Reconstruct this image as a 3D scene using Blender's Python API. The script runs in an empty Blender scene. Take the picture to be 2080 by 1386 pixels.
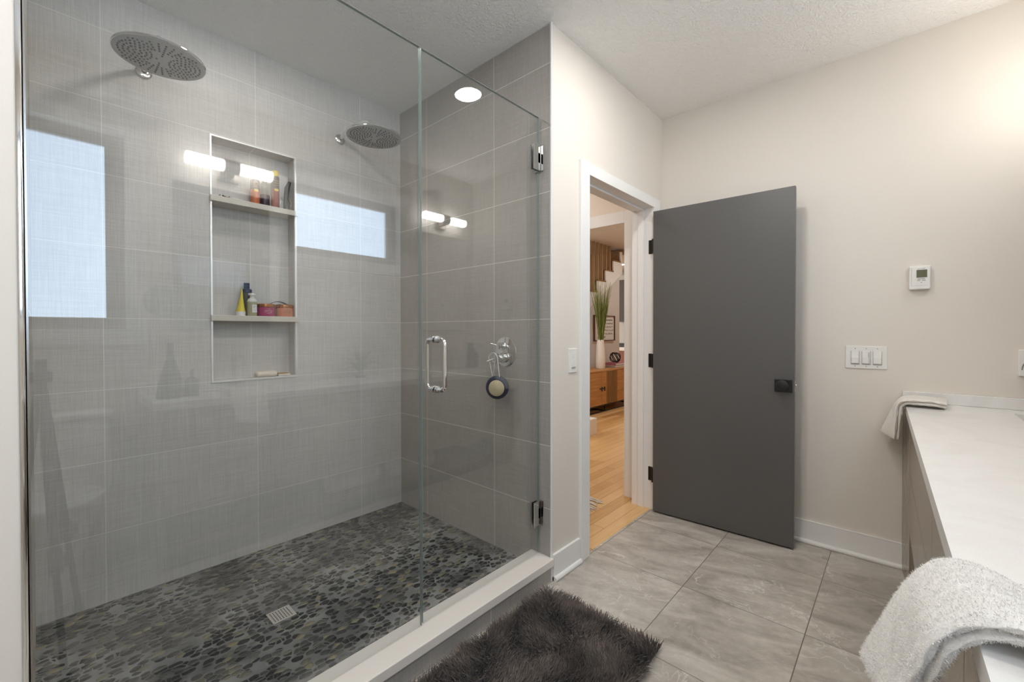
import bpy, bmesh, math, random
import numpy as np
from mathutils import Vector, Matrix
PI = math.pi
random.seed(7)
C = bpy.context.scene.collection
sc = bpy.context.scene

# ------------------------------------------------------------------ camera, world, exposure
YAW, PITCH, ROLL, FPX, CY, CAMH = 0.73659, -0.0104, -0.00133, 869.42, 682.33, 1.17
cam_d = bpy.data.cameras.new('camera')
cam = bpy.data.objects.new('camera', cam_d); C.objects.link(cam)
cam_d.sensor_width = 36.0; cam_d.lens = FPX * 36 / 2080
cam_d.shift_y = (CY - 693) / 2080
cam_d.clip_start = 0.02; cam_d.clip_end = 100
_F = Vector((-math.sin(YAW) * math.cos(PITCH), math.cos(YAW) * math.cos(PITCH), math.sin(PITCH)))
_R = Vector((math.cos(YAW), math.sin(YAW), 0)); _U = _R.cross(_F)
_c, _s = math.cos(ROLL), math.sin(ROLL)
_R, _U = _c * _R + _s * _U, -_s * _R + _c * _U
_m = Matrix((_R, _U, -_F)).transposed().to_4x4(); _m.translation = Vector((0, 0, CAMH))
cam.matrix_world = _m
sc.camera = cam

vs = sc.view_settings
vs.view_transform = 'Standard'; vs.look = 'None'; vs.gamma = 1.0; vs.exposure = 2.2
vs.use_curve_mapping = False
cy = sc.cycles
cy.max_bounces = 14; cy.diffuse_bounces = 10; cy.glossy_bounces = 5; cy.transparent_max_bounces = 16
cy.transmission_bounces = 8; cy.caustics_reflective = False; cy.caustics_refractive = False
cy.sample_clamp_indirect = 6.0; cy.use_denoising = True

world = bpy.data.worlds.new('world'); sc.world = world; world.use_nodes = True
bg = world.node_tree.nodes['Background']; bg.inputs[0].default_value = (1.0, 0.95, 0.88, 1); bg.inputs[1].default_value = 0.55

DOWN = 38.0      # recessed downlight emission
TUBE = 5.0      # vanity tube emission
WIN = 1.5        # frosted window emission

# ------------------------------------------------------------------ node helper
class V:
    def __init__(s, t, sock): s.t = t; s.s = sock
    def _m(s, op, o=None, o2=None, clamp=False):
        n = s.t.nodes.new('ShaderNodeMath'); n.operation = op; n.use_clamp = clamp
        for i, q in enumerate((s, o, o2)):
            if q is None: continue
            if isinstance(q, V): s.t.links.new(q.s, n.inputs[i])
            else: n.inputs[i].default_value = q
        return V(s.t, n.outputs[0])
    def __add__(s, o): return s._m('ADD', o)
    def __sub__(s, o): return s._m('SUBTRACT', o)
    def __mul__(s, o): return s._m('MULTIPLY', o)
    def __truediv__(s, o): return s._m('DIVIDE', o)
    def floor(s): return s._m('FLOOR')
    def fract(s): return s._m('FRACT')
    def abs(s): return s._m('ABSOLUTE')
    def gt(s, o): return s._m('GREATER_THAN', o)
    def lt(s, o): return s._m('LESS_THAN', o)
    def mn(s, o): return s._m('MINIMUM', o)
    def mx(s, o): return s._m('MAXIMUM', o)
    def pw(s, o): return s._m('POWER', o)
    def clamp(s): return s._m('ADD', 0.0, clamp=True)
    def rng(s, a, b, c=0.0, d=1.0):
        n = s.t.nodes.new('ShaderNodeMapRange'); s.t.links.new(s.s, n.inputs[0])
        for i, q in enumerate((a, b, c, d)): n.inputs[i + 1].default_value = q
        return V(s.t, n.outputs[0])

class Mat:
    def __init__(s, name, base=(.8, .8, .8), rough=.5, metal=0.0, spec=.5, **kw):
        s.m = bpy.data.materials.new(name); s.m.use_nodes = True; s.t = s.m.node_tree
        s.b = s.t.nodes['Principled BSDF']; s.out = s.t.nodes['Material Output']
        s.set(base, rough, metal, spec)
        for k, v in kw.items(): s.b.inputs[k].default_value = v
    def set(s, base, rough, metal, spec):
        s.b.inputs['Base Color'].default_value = (*base, 1); s.b.inputs['Roughness'].default_value = rough
        s.b.inputs['Metallic'].default_value = metal; s.b.inputs['Specular IOR Level'].default_value = spec
    def pos(s):
        g = s.t.nodes.new('ShaderNodeNewGeometry'); x = s.t.nodes.new('ShaderNodeSeparateXYZ')
        s.t.links.new(g.outputs['Position'], x.inputs[0]); s.g = g
        return [V(s.t, x.outputs[i]) for i in range(3)]
    def vec(s, x, y, z=0.0):
        n = s.t.nodes.new('ShaderNodeCombineXYZ')
        for i, q in enumerate((x, y, z)):
            if isinstance(q, V): s.t.links.new(q.s, n.inputs[i])
            else: n.inputs[i].default_value = q
        return V(s.t, n.outputs[0])
    def noise(s, vec, scale=1.0, detail=4.0, rough=.5, dist=0.0):
        n = s.t.nodes.new('ShaderNodeTexNoise'); s.t.links.new(vec.s, n.inputs['Vector'])
        n.inputs['Scale'].default_value = scale; n.inputs['Detail'].default_value = detail
        n.inputs['Roughness'].default_value = rough; n.inputs['Distortion'].default_value = dist
        return V(s.t, n.outputs[0])
    def white(s, vec):
        n = s.t.nodes.new('ShaderNodeTexWhiteNoise'); n.noise_dimensions = '3D'; s.t.links.new(vec.s, n.inputs['Vector'])
        return V(s.t, n.outputs['Value'])
    def voro(s, vec, scale, feature='F1', rnd=1.0):
        n = s.t.nodes.new('ShaderNodeTexVoronoi'); n.feature = feature; s.t.links.new(vec.s, n.inputs['Vector'])
        n.inputs['Scale'].default_value = scale; n.inputs['Randomness'].default_value = rnd
        return n
    def mix(s, f, a, b):
        n = s.t.nodes.new('ShaderNodeMix'); n.data_type = 'RGBA'
        if isinstance(f, V): s.t.links.new(f.s, n.inputs[0])
        else: n.inputs[0].default_value = f
        for q, i in ((a, 6), (b, 7)):
            if isinstance(q, V): s.t.links.new(q.s, n.inputs[i])
            else: n.inputs[i].default_value = (*q, 1)
        return V(s.t, n.outputs[2])
    def ramp(s, f, stops):
        n = s.t.nodes.new('ShaderNodeValToRGB'); s.t.links.new(f.s, n.inputs[0])
        e = n.color_ramp.elements
        while len(e) < len(stops): e.new(.5)
        for i, (p, c) in enumerate(stops): e[i].position = p; e[i].color = (*c, 1)
        return V(s.t, n.outputs[0])
    def color(s, v): s.t.links.new(v.s, s.b.inputs['Base Color']); return s
    def rough(s, v): s.t.links.new(v.s, s.b.inputs['Roughness']); return s
    def bump(s, h, dist=.001, strength=1.0):
        n = s.t.nodes.new('ShaderNodeBump'); n.inputs['Distance'].default_value = dist; n.inputs['Strength'].default_value = strength
        s.t.links.new(h.s, n.inputs['Height']); s.t.links.new(n.outputs[0], s.b.inputs['Normal']); return s

def emis(name, col, strength):
    m = bpy.data.materials.new(name); m.use_nodes = True; t = m.node_tree
    t.nodes.remove(t.nodes['Principled BSDF']); e = t.nodes.new('ShaderNodeEmission')
    e.inputs[0].default_value = (*col, 1); e.inputs[1].default_value = strength
    t.links.new(e.outputs[0], t.nodes['Material Output'].inputs[0]); return m

# ------------------------------------------------------------------ materials
def paint(name, col, bscale=60, bd=.0004, rough=.6):
    M = Mat(name, col, rough, spec=.25); x, y, z = M.pos(); v = M.vec(x, y, z)
    n = M.noise(v, bscale, 3); n2 = M.noise(v, 1.3, 2)
    M.color(M.mix(n2, tuple(c * .97 for c in col), tuple(min(1, c * 1.03) for c in col))); M.bump(n, bd, .4); return M.m
m_wall = paint('warm_wall_paint', (.735, .69, .63))
m_hall = paint('hall_wall_paint', (.74, .66, .58))
m_trim = paint('white_trim_paint', (.82, .815, .80), 20, .0001, .35)
def ceil_mat():
    M = Mat('textured_ceiling', (.93, .915, .88), .8, spec=.2); x, y, z = M.pos(); v = M.vec(x, y, z)
    n = M.noise(v, 60, 4, .6, .8); n2 = M.noise(v, 200, 2)
    M.bump(n + n2 * .3, .010, 1.0); return M.m
m_ceil = ceil_mat()
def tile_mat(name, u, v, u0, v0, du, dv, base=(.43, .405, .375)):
    M = Mat(name, base, .42, spec=.35); P = M.pos(); a, b = P[u], P[v]; o = P[3 - u - v]
    fa = ((a - (u0 - 50 * du)) / du); fb = ((b - (v0 - 50 * dv)) / dv)
    ga = (fa.fract() - .5).abs().gt(.5 - .0013 / du); gb = (fb.fract() - .5).abs().gt(.5 - .0013 / dv)
    g = ga.mx(gb)
    w1 = M.noise(M.vec(a * 6, b * 420, o * 3), 1, 3, .7); w2 = M.noise(M.vec(a * 420, b * 6, o * 3), 1, 3, .7)
    cloud = M.noise(M.vec(a, b, o), 5, 3)
    tr = M.white(M.vec(fa.floor(), fb.floor(), 1.0))
    h = w1 * .5 + w2 * .5
    k = h.rng(.34, .66) * .30 + cloud * .12 + tr * .05
    M.color(M.mix(g, M.mix(k * 2.1 - .06, tuple(c * .74 for c in base), tuple(c * 1.26 for c in base)), (.80, .77, .72)))
    M.bump(h - g * .8, .0008, .5); return M.m
m_tile_back = tile_mat('linen_tile_back', 1, 2, .177, .035, .571, .298, (.62, .60, .575))  # same tile as the end wall, brighter light painted in as a paler base
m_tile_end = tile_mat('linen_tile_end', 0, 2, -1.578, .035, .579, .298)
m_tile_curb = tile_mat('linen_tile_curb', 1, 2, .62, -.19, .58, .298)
def floor_mat():
    M = Mat('stone_floor_tile', (.3, .28, .26), .38, spec=.4); x, y, z = M.pos()
    fx = (x + .265 + 46.7) / .467; fy = (y - 1.57 + 49) / .494
    g = (fx.fract() - .5).abs().gt(.5 - .0017 / .467).mx((fy.fract() - .5).abs().gt(.5 - .0014 / .494))
    r = M.white(M.vec(fx.floor(), fy.floor(), 2.0))
    v = M.vec(x * 1.0 + r * 9, y * 1.0 + r * 5, r * 3)
    vs_ = M.vec((x + y * .55) * 1.0 + r * 9, (y - x * .35) * 2.6 + r * 5, r * 3)
    n1 = M.noise(vs_, 2.6, 9, .62, .7); n2 = M.noise(v, 26, 6, .7)
    c = M.ramp((n1 * .75 + n2 * .25), [(.34, (.29, .262, .225)), (.5, (.445, .41, .365)), (.64, (.58, .545, .495))])
    def vein(sc_, ds, w, off):
        q = M.noise(M.vec((x + y * .7) * 1.0 + r * 7 + off, (y - x * .5) * 1.4 + r * 3, off), sc_, 5, .55, ds)
        return ((q - .5).abs() * -1.0 + w) / w
    ve = vein(2.1, 1.2, .011, 0.).clamp() * M.noise(v, 3, 3).rng(.45, .62).clamp()
    ve2 = vein(3.0, .7, .007, 11.).clamp() * M.noise(v, 4, 2).rng(.5, .66).clamp()
    c = M.mix((ve.mx(ve2) * .6).clamp(), c, (.76, .73, .68))
    M.color(M.mix(g, c, (.17, .155, .135))); M.rough(n2.rng(.3, .7, .3, .48))
    M.bump(n2 * .3 + n1 - g * 1.5, .0012, .5); return M.m
m_floor = floor_mat()
def pebble_mat():
    M = Mat('river_pebbles', (.05, .05, .05), .3, spec=.5); x, y, z = M.pos()
    wob = M.noise(M.vec(x, y, z), 14, 2)
    v = M.vec(x * 1.18 + wob * .02, y * .84 + wob * .02, 0.0)
    e = M.voro(v, 36, 'DISTANCE_TO_EDGE', .78); f = M.voro(v, 36, 'F1', .78)
    d = V(M.t, e.outputs['Distance']); fd = V(M.t, f.outputs['Distance'])
    d = d.mn((fd * -1.0 + .66) * .62)
    st = d.rng(.030, .060).clamp()
    sep = M.t.nodes.new('ShaderNodeSeparateColor'); M.t.links.new(f.outputs['Color'], sep.inputs[0])
    r = V(M.t, sep.outputs[0]); g2 = V(M.t, sep.outputs[1])
    stone = M.ramp(r, [(0, (.010, .011, .012)), (.45, (.026, .027, .027)), (.70, (.065, .066, .062)), (.84, (.11, .11, .095)), (.92, (.21, .20, .13)), (1., (.33, .28, .17))])
    sp = M.noise(M.vec(x, y, z), 220, 3)
    pb = M.noise(M.vec(x, y, z), 2.2, 2).rng(.50, .62).clamp()
    stone = M.mix(pb * g2.gt(.45) * .7, stone, M.ramp(r, [(0, (.10, .10, .09)), (.6, (.17, .165, .13)), (1., (.32, .28, .17))]))
    stone = M.mix(sp.rng(.4, .8) * .25, stone, (.14, .14, .13))
    grout = M.mix(M.noise(M.vec(x, y, z), 4.5, 3).rng(.38, .62).clamp(), (.13, .13, .128), (.30, .30, .295))
    M.color(M.mix(st, grout, stone)); M.rough(st.rng(0, 1, .7, .30))
    h = d.rng(.03, .25).clamp().pw(.5)
    M.bump(h, .006, .8); return M.m
m_pebble = pebble_mat()
def wood_mat(name, cols, pw=.082, pl=1.1, ax=0, rough=.38, amp=1.0):
    M = Mat(name, cols[1], rough, spec=.4); P = M.pos(); a = P[ax]; b = P[1 - ax]; z = P[2]
    i = ((a + 50) / pw); k = i.floor(); off = M.white(M.vec(k, 3.0, 1.0))
    j = ((b + 50) / pl + off * 7); r = M.white(M.vec(k, j.floor(), 5.0))
    g = (i.fract() - .5).abs().gt(.5 - .0009 / pw).mx((j.fract() - .5).abs().gt(.5 - .001 / pl))
    gr = M.noise(M.vec(a * 55 + r * 30, b * 2.3 + r * 10, z * 3), 1, 6, .65, .8)
    gf = M.noise(M.vec(a * 400, b * 9 + r * 10, z), 1, 3)
    c = M.ramp((r * .55 + gr * .45 * amp + gf * .12), [(.22, cols[0]), (.5, cols[1]), (.8, cols[2])])
    M.color(M.mix(g, c, tuple(q * .35 for q in cols[0]))); M.bump(gr * .4 - g, .0008, .5); return M.m
m_oak = wood_mat('oak_floorboards', [(.42, .22, .075), (.62, .37, .145), (.76, .50, .24)])
def grain(name, lo, hi, axis=2, s=60, rough=.45):
    M = Mat(name, lo, rough, spec=.35); tc = M.t.nodes.new('ShaderNodeTexCoord'); x = M.t.nodes.new('ShaderNodeSeparateXYZ')
    M.t.links.new(tc.outputs['Object'], x.inputs[0]); P = [V(M.t, x.outputs[i]) for i in range(3)]
    q = [p * (s if i != axis else s * .05) for i, p in enumerate(P)]
    n = M.noise(M.vec(*q), 1, 6, .6, .6)
    M.color(M.ramp(n, [(.3, lo), (.7, hi)])); M.bump(n, .0004, .4); return M.m
m_console = grain('honey_oak', (.42, .20, .065), (.58, .31, .12), 1, 50)
m_console_dk = grain('fluted_oak', (.22, .11, .04), (.36, .20, .08), 2, 50)
m_stairwood = grain('stair_oak', (.20, .105, .04), (.32, .18, .075), 2, 30)
m_slat = grain('slat_oak', (.30, .19, .09), (.44, .29, .15), 2, 40)
m_vanity = grain('taupe_laminate', (.225, .185, .14), (.33, .28, .215), 2, 55, .22)
m_vanity_dk = Mat('vanity_shadow_gap', (.05, .042, .034), .6).m
def quartz():
    M = Mat('white_quartz', (.77, .765, .75), .22, spec=.5); x, y, z = M.pos()
    n = M.noise(M.vec(x, y, z), 3.2, 7, .6, 1.5); n2 = M.noise(M.vec(x, y, z), 260, 2)
    M.color(M.ramp(n * .8 + n2 * .2, [(.38, (.74, .735, .725)), (.5, (.79, .785, .775)), (.6, (.76, .75, .735))])); return M.m
m_quartz = quartz()
m_curbtop = Mat('curb_quartz', (.80, .755, .70), .35).m
m_chrome = Mat('chrome', (.78, .78, .77), .08, 1.0).m
m_nickel = Mat('brushed_nickel', (.52, .50, .47), .28, 1.0).m
m_bronze = Mat('brushed_bronze_metal', (.34, .30, .26), .35, 1.0).m
m_headface = Mat('shower_head_face', (.30, .30, .29), .35, .5).m
m_rubber = Mat('dark_rubber', (.03, .03, .03), .5).m
m_black = Mat('matte_black', (.012, .012, .012), .4).m
m_blackmetal = Mat('black_metal', (.02, .018, .016), .35, .5).m
def door_mat():
    M = Mat('grey_door_paint', (.105, .103, .10), .33, spec=.45); x, y, z = M.pos()
    M.bump(M.noise(M.vec(x, y, z), 150, 2), .0002, .3); return M.m
m_door = door_mat()
m_plate = Mat('switch_plastic', (.80, .79, .76), .3).m
m_lcd = Mat('lcd_screen', (.13, .14, .085), .15).m
m_ink = Mat('grey_ink', (.22, .21, .20), .6).m
m_inkblack = Mat('black_ink', (.03, .03, .03), .6).m
m_porcelain = Mat('white_porcelain', (.8, .8, .79), .12).m
m_mirror = Mat('mirror_silver', (.88, .89, .88), .02, 1.0).m
m_shelf = Mat('niche_shelf_stone', (.64, .59, .52), .35).m
m_basket = Mat('cord_white', (.75, .73, .68), .5).m
def towel_mat(name, a, b):
    M = Mat(name, a, .95, spec=.1); tc = M.t.nodes.new('ShaderNodeTexCoord'); v = V(M.t, tc.outputs['Object'])
    n = M.noise(v, 420, 3, .7); n2 = M.noise(v, 22, 3)
    M.color(M.mix((n * .6 + n2 * .5).rng(.3, .8), a, b)); M.b.inputs['Sheen Weight'].default_value = .4
    M.bump(n, .0018, .8); return M.m
m_towel = towel_mat('grey_white_terry', (.72, .70, .675), (.90, .89, .87))
m_towel2 = towel_mat('cream_linen_towel', (.66, .62, .55), (.86, .84, .80))
def rug_mat():
    M = Mat('shaggy_pile', (.05, .045, .042), .85, spec=.15); x, y, z = M.pos(); v = M.vec(x, y, 0.0)
    n = M.noise(v, 7, 3); n2 = M.noise(v, 160, 2)
    c = M.mix((n.rng(.35, .68) * .75 + n2.rng(.3, .7) * .35).clamp(), (.028, .023, .020), (.24, .195, .168))
    t = z.rng(.005, .04).clamp()
    M.color(c)
    M.b.inputs['Sheen Weight'].default_value = .3; return M.m
m_rug = rug_mat()
def glass_mat(name, tint=(.968, .975, .970), f0=.052):
    m = bpy.data.materials.new(name); m.use_nodes = True; t = m.node_tree
    t.nodes.remove(t.nodes['Principled BSDF'])
    geo = t.nodes.new('ShaderNodeNewGeometry'); dt = t.nodes.new('ShaderNodeVectorMath'); dt.operation = 'DOT_PRODUCT'
    t.links.new(geo.outputs['Incoming'], dt.inputs[0]); t.links.new(geo.outputs['Normal'], dt.inputs[1])
    c = V(t, dt.outputs['Value']).abs()
    F = ((c * -1.0 + 1.0).clamp().pw(5.0) * (1 - f0) + f0).clamp()
    tr = t.nodes.new('ShaderNodeBsdfTransparent'); tr.inputs[0].default_value = (*tint, 1)
    gl = t.nodes.new('ShaderNodeBsdfGlossy'); gl.inputs['Roughness'].default_value = 0.0; gl.inputs[0].default_value = (1, 1, 1, 1)
    mx = t.nodes.new('ShaderNodeMixShader'); t.links.new(F.s, mx.inputs[0]); t.links.new(tr.outputs[0], mx.inputs[1]); t.links.new(gl.outputs[0], mx.inputs[2])
    t.links.new(mx.outputs[0], t.nodes['Material Output'].inputs[0]); return m
m_glass = glass_mat('clear_shower_glass')
m_glass_edge = Mat('glass_edge', (.30, .36, .34), .12, spec=.8).m
m_bottleglass = glass_mat('clear_plastic', (.82, .82, .78), .06)
m_win = emis('frosted_daylight', (.62, .79, 1.0), WIN)
m_tube = emis('lit_frosted_tube', (1.0, .98, .95), TUBE)
m_down = emis('lit_downlight', (1.0, .965, .92), DOWN)

# ------------------------------------------------------------------ mesh helper
class B:
    def __init__(s): s.bm = bmesh.new(); s.mi = 0
    def _tag(s, before):
        for f in s.bm.faces:
            if f.index == -1 or f not in before: pass
    def box(s, x0, x1, y0, y1, z0, z1, bev=0.0, M=None, seg=2):
        b = bmesh.new(); bmesh.ops.create_cube(b, size=1)
        for v in b.verts:
            v.co = Vector((x0 + (v.co.x + .5) * (x1 - x0), y0 + (v.co.y + .5) * (y1 - y0), z0 + (v.co.z + .5) * (z1 - z0)))
        if bev > 0: bmesh.ops.bevel(b, geom=list(b.edges), offset=bev, segments=seg, profile=.5, affect='EDGES')
        return s.merge(b, M)
    def merge(s, b, M=None):
        if M is not None: bmesh.ops.transform(b, matrix=M, verts=b.verts)
        me = bpy.data.meshes.new('t'); b.to_mesh(me); b.free()
        n0 = len(s.bm.faces); s.bm.from_mesh(me); bpy.data.meshes.remove(me)
        s.bm.faces.ensure_lookup_table()
        for f in s.bm.faces[n0:]: f.material_index = s.mi
        return s
    def cyl(s, p0, p1, r0, r1=None, n=24, bev=0.0):
        r1 = r0 if r1 is None else r1; p0, p1 = Vector(p0), Vector(p1); d = p1 - p0
        b = bmesh.new(); bmesh.ops.create_cone(b, cap_ends=True, segments=n, radius1=r0, radius2=r1, depth=d.length)
        if bev > 0:
            ed = [e for e in b.edges if abs(e.verts[0].co.z - e.verts[1].co.z) < 1e-6]
            bmesh.ops.bevel(b, geom=ed, offset=bev, segments=2, profile=.5, affect='EDGES')
        M = Matrix.Translation((p0 + p1) / 2) @ d.to_track_quat('Z', 'Y').to_matrix().to_4x4()
        return s.merge(b, M)
    def sph(s, c, r, sx=1, sy=1, sz=1, n=20, M=None):
        b = bmesh.new(); bmesh.ops.create_uvsphere(b, u_segments=n, v_segments=n // 2, radius=r)
        for v in b.verts: v.co = Vector((v.co.x * sx, v.co.y * sy, v.co.z * sz))
        return s.merge(b, Matrix.Translation(c) @ (M or Matrix()))
    def lathe(s, prof, c=(0, 0, 0), n=32, M=None, ell=1.0, cap=True):
        b = bmesh.new(); rings = []
        for r, z in prof:
            rings.append([b.verts.new((r * math.cos(2 * PI * i / n), r * ell * math.sin(2 * PI * i / n), z)) for i in range(n)])
        for a, q in zip(rings, rings[1:]):
            for i in range(n): b.faces.new((a[i], a[(i + 1) % n], q[(i + 1) % n], q[i]))
        if cap and prof[0][0] > 1e-5: b.faces.new(list(reversed(rings[0])))
        if cap and prof[-1][0] > 1e-5: b.faces.new(rings[-1])
        return s.merge(b, Matrix.Translation(c) @ (M or Matrix()))
    def tube(s, pts, r, n=10, closed=False, rr=None):
        pts = [Vector(p) for p in pts]; b = bmesh.new(); rings = []; N = len(pts)
        up = None
        for i, p in enumerate(pts):
            if closed: d = pts[(i + 1) % N] - pts[i - 1]
            else: d = pts[min(i + 1, N - 1)] - pts[max(i - 1, 0)]
            d.normalize()
            if up is None:
                up = d.orthogonal().normalized()
            else:
                up = (up - d * up.dot(d)).normalized()
            w = d.cross(up); q = rr[i] if rr else r
            rings.append([b.verts.new(p + (up * math.cos(2 * PI * k / n) + w * math.sin(2 * PI * k / n)) * q) for k in range(n)])
        for i in range(N if closed else N - 1):
            a, c = rings[i], rings[(i + 1) % N]
            for k in range(n): b.faces.new((a[k], a[(k + 1) % n], c[(k + 1) % n], c[k]))
        if not closed: b.faces.new(list(reversed(rings[0]))); b.faces.new(rings[-1])
        return s.merge(b)
    def poly(s, pts, thick_vec):
        b = bmesh.new(); t = Vector(thick_vec); a = [b.verts.new(p) for p in pts]; c = [b.verts.new(Vector(p) + t) for p in pts]
        b.faces.new(a); b.faces.new(list(reversed(c))); n = len(a)
        for i in range(n): b.faces.new((a[i], c[i], c[(i + 1) % n], a[(i + 1) % n]))
        bmesh.ops.recalc_face_normals(b, faces=b.faces); return s.merge(b)
    def build(s, name, mat, parent=None, smooth=False, loc=None):
        me = bpy.data.meshes.new(name)
        bmesh.ops.recalc_face_normals(s.bm, faces=s.bm.faces)
        s.bm.to_mesh(me); s.bm.free()
        for m in (mat if isinstance(mat, (list, tuple)) else [mat]): me.materials.append(m)
        o = bpy.data.objects.new(name, me); C.objects.link(o)
        if smooth:
            for p in me.polygons: p.use_smooth = True
            try: me.set_sharp_from_angle(angle=math.radians(40))
            except Exception: pass
        if parent:
            o.parent = parent; o.matrix_parent_inverse = Matrix.Translation(parent.location).inverted()
        return o
def thing(name, label, cat, loc=(0, 0, 0), group=None):
    o = bpy.data.objects.new(name, None); C.objects.link(o); o.location = loc; o.empty_display_size = .05
    o['label'] = label; o['category'] = cat
    if group: o['group'] = group
    return o
def tag(o, label, cat, group=None, kind=None):
    o['label'] = label; o['category'] = cat
    if group: o['group'] = group
    if kind: o['kind'] = kind
    return o
def struct(o): o['kind'] = 'structure'; return o

# ------------------------------------------------------------------ dimensions (metres)
XS, XD, XG, W = -2.444, -1.2036, -1.273, .546
YE, YB, YN, YR = 1.601, 2.842, -.020, -1.35
ZC, ZF = 2.598, .04
WT = .12

# ------------------------------------------------------------------ room shell
struct(B().box(XD - .25, W + .0, YR, YB, -.05, 0).build('floor', m_floor))
struct(B().box(XS, XG + .02, YN, YE, -.05, ZF).build('floor_shower', m_pebble))
struct(B().box(XS - WT, W + WT, YR - WT, YB + WT, ZC, ZC + .1).build('ceiling', m_ceil))

def wall_with_holes(name, mat, plane, fixed, thick, a0, a1, z0, z1, holes):
    # grid-cut slab; plane 'x' or 'y'
    A = sorted({a0, a1, *[h[0] for h in holes], *[h[1] for h in holes]}); Z = sorted({z0, z1, *[h[2] for h in holes], *[h[3] for h in holes]})
    b = B()
    bm = b.bm
    def cell(i, j):
        if i < 0 or j < 0 or i >= len(A) - 1 or j >= len(Z) - 1: return False
        ca, cz = (A[i] + A[i + 1]) / 2, (Z[j] + Z[j + 1]) / 2
        return not any(h[0] < ca < h[1] and h[2] < cz < h[3] for h in holes)
    vc = {}
    def vert(a, z, s):
        k = (a, z, s)
        if k not in vc:
            f = fixed + (thick if s else 0)
            vc[k] = bm.verts.new((f, a, z) if plane == 'x' else (a, f, z))
        return vc[k]
    for i in range(len(A) - 1):
        for j in range(len(Z) - 1):
            if not cell(i, j): continue
            for s in (0, 1): bm.faces.new([vert(A[i], Z[j], s), vert(A[i + 1], Z[j], s), vert(A[i + 1], Z[j + 1], s), vert(A[i], Z[j + 1], s)])
            for (di, dj, p, q) in ((-1, 0, (i, j), (i, j + 1)), (1, 0, (i + 1, j), (i + 1, j + 1)), (0, -1, (i, j), (i + 1, j)), (0, 1, (i, j + 1), (i + 1, j + 1))):
                if not cell(i + di, j + dj):
                    bm.faces.new([vert(A[p[0]], Z[p[1]], 0), vert(A[q[0]], Z[q[1]], 0), vert(A[q[0]], Z[q[1]], 1), vert(A[p[0]], Z[p[1]], 1)])
    return struct(b.build(name, mat))

NY0, NY1, NZ0, NZ1, ND = .557, .937, .931, 2.108, .095
wb = wall_with_holes('wall_shower_back', m_tile_back, 'x', XS, -WT, YN - .2, YE + .0, -.05, ZC, [(NY0, NY1, NZ0, NZ1)])
B().box(XS - ND - .01, XS - ND, NY0, NY1, NZ0, NZ1).build('niche_back', m_tile_back, wb)
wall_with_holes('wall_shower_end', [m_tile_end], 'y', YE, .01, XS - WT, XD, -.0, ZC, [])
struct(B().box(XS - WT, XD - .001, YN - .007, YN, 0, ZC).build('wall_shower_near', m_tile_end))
struct(B().box(XS - WT, XD, YR, YN - .007, 0, ZC).build('wall_left', m_wall))
DY0, DY1, DZ = 1.91, 2.69, 1.975
wall_with_holes('wall_door', m_wall, 'x', XD, -WT, YE + .01, YB, 0, ZC, [(DY0 - .012, DY1 + .012, 0, DZ + .012)])
struct(B().box(XD - .0, W + WT, YB, YB + WT, 0, ZC).build('wall_far', m_wall))
struct(B().box(XD, W + WT, YR - WT, YR, 0, ZC).build('wall_rear', m_wall))
WINS = [(-.42, .24, 1.245, 2.163), (1.208, 1.93, 1.772, 2.150)]
wall_with_holes('wall_vanity', m_wall, 'x', W, WT, YR, YB, 0, ZC, [(a - .075, b + .075, c - .06, d + .06) for a, b, c, d in WINS])
m_frame = Mat('taupe_window_frame', (.28, .25, .22), .5).m
for i, (a, b, c, d) in enumerate(WINS):
    w = struct(B().box(W + .085, W + .095, a, b, c, d).build('window_%d' % (i + 1), m_win))
    f = B(); x0, x1 = W + .05, W + .11
    f.box(x0, x1, a - .075, a, c - .06, d + .06).box(x0, x1, b, b + .075, c - .06, d + .06).box(x0, x1, a, b, c - .06, c).box(x0, x1, a, b, d, d + .06)
    f.build('frame', m_frame, w)
    t = B(); k = .085; A, D, E, H = a - .075, b + .075, c - .06, d + .06
    t.box(W - .016, W - .001, A - k, A, E - k, H + k).box(W - .016, W - .001, D, D + k, E - k, H + k).box(W - .016, W - .001, A, D, E - k, E).box(W - .016, W - .001, A, D, H, H + k)
    t.build('casing', m_trim, w)

# niche chrome trim and shelves
t = B(); tw = .007
t.box(XS, XS + .004, NY0 - tw, NY0, NZ0 - tw, NZ1 + tw).box(XS, XS + .004, NY1, NY1 + tw, NZ0 - tw, NZ1 + tw)
t.box(XS, XS + .004, NY0, NY1, NZ0 - tw, NZ0).box(XS, XS + .004, NY0, NY1, NZ1, NZ1 + tw)
t.box(XS - .012, XS + .0, NY0 - .0, NY0 + .0015, NZ0, NZ1).box(XS - .012, XS, NY1 - .0015, NY1, NZ0, NZ1).box(XS - .012, XS, NY0, NY1, NZ0, NZ0 + .0015)
struct(t.build('trim_niche', Mat('satin_aluminium', (.86, .85, .83), .38, .6).m))
for z, nm in ((1.796, 'upper pale stone shelf in the tiled shower niche, under the sunscreen bottles'), (1.222, 'lower pale stone shelf in the tiled shower niche, under the jars')):
    b = B(); b.box(XS - ND + .001, XS + .0045, NY0 + .002, NY1 - .002, z, z + .028, .002); b.box(XS + .0045, XS + .018, NY0 - .009, NY1 + .010, z, z + .028, .002)
    tag(b.build('niche_shelf', m_shelf), nm, 'shelf', 'niche shelves')

# edge trims
struct(B().box(XD - .003, XD + .004, YE - .006, YE + .003, 0.0, ZC).build('trim_wall_corner', m_trim))
struct(B().box(XD - .0009, XD + .0025, YN - .0068, YN + .0012, 0, ZC, .0012).build('trim_chrome_corner', m_chrome, smooth=True))

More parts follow.
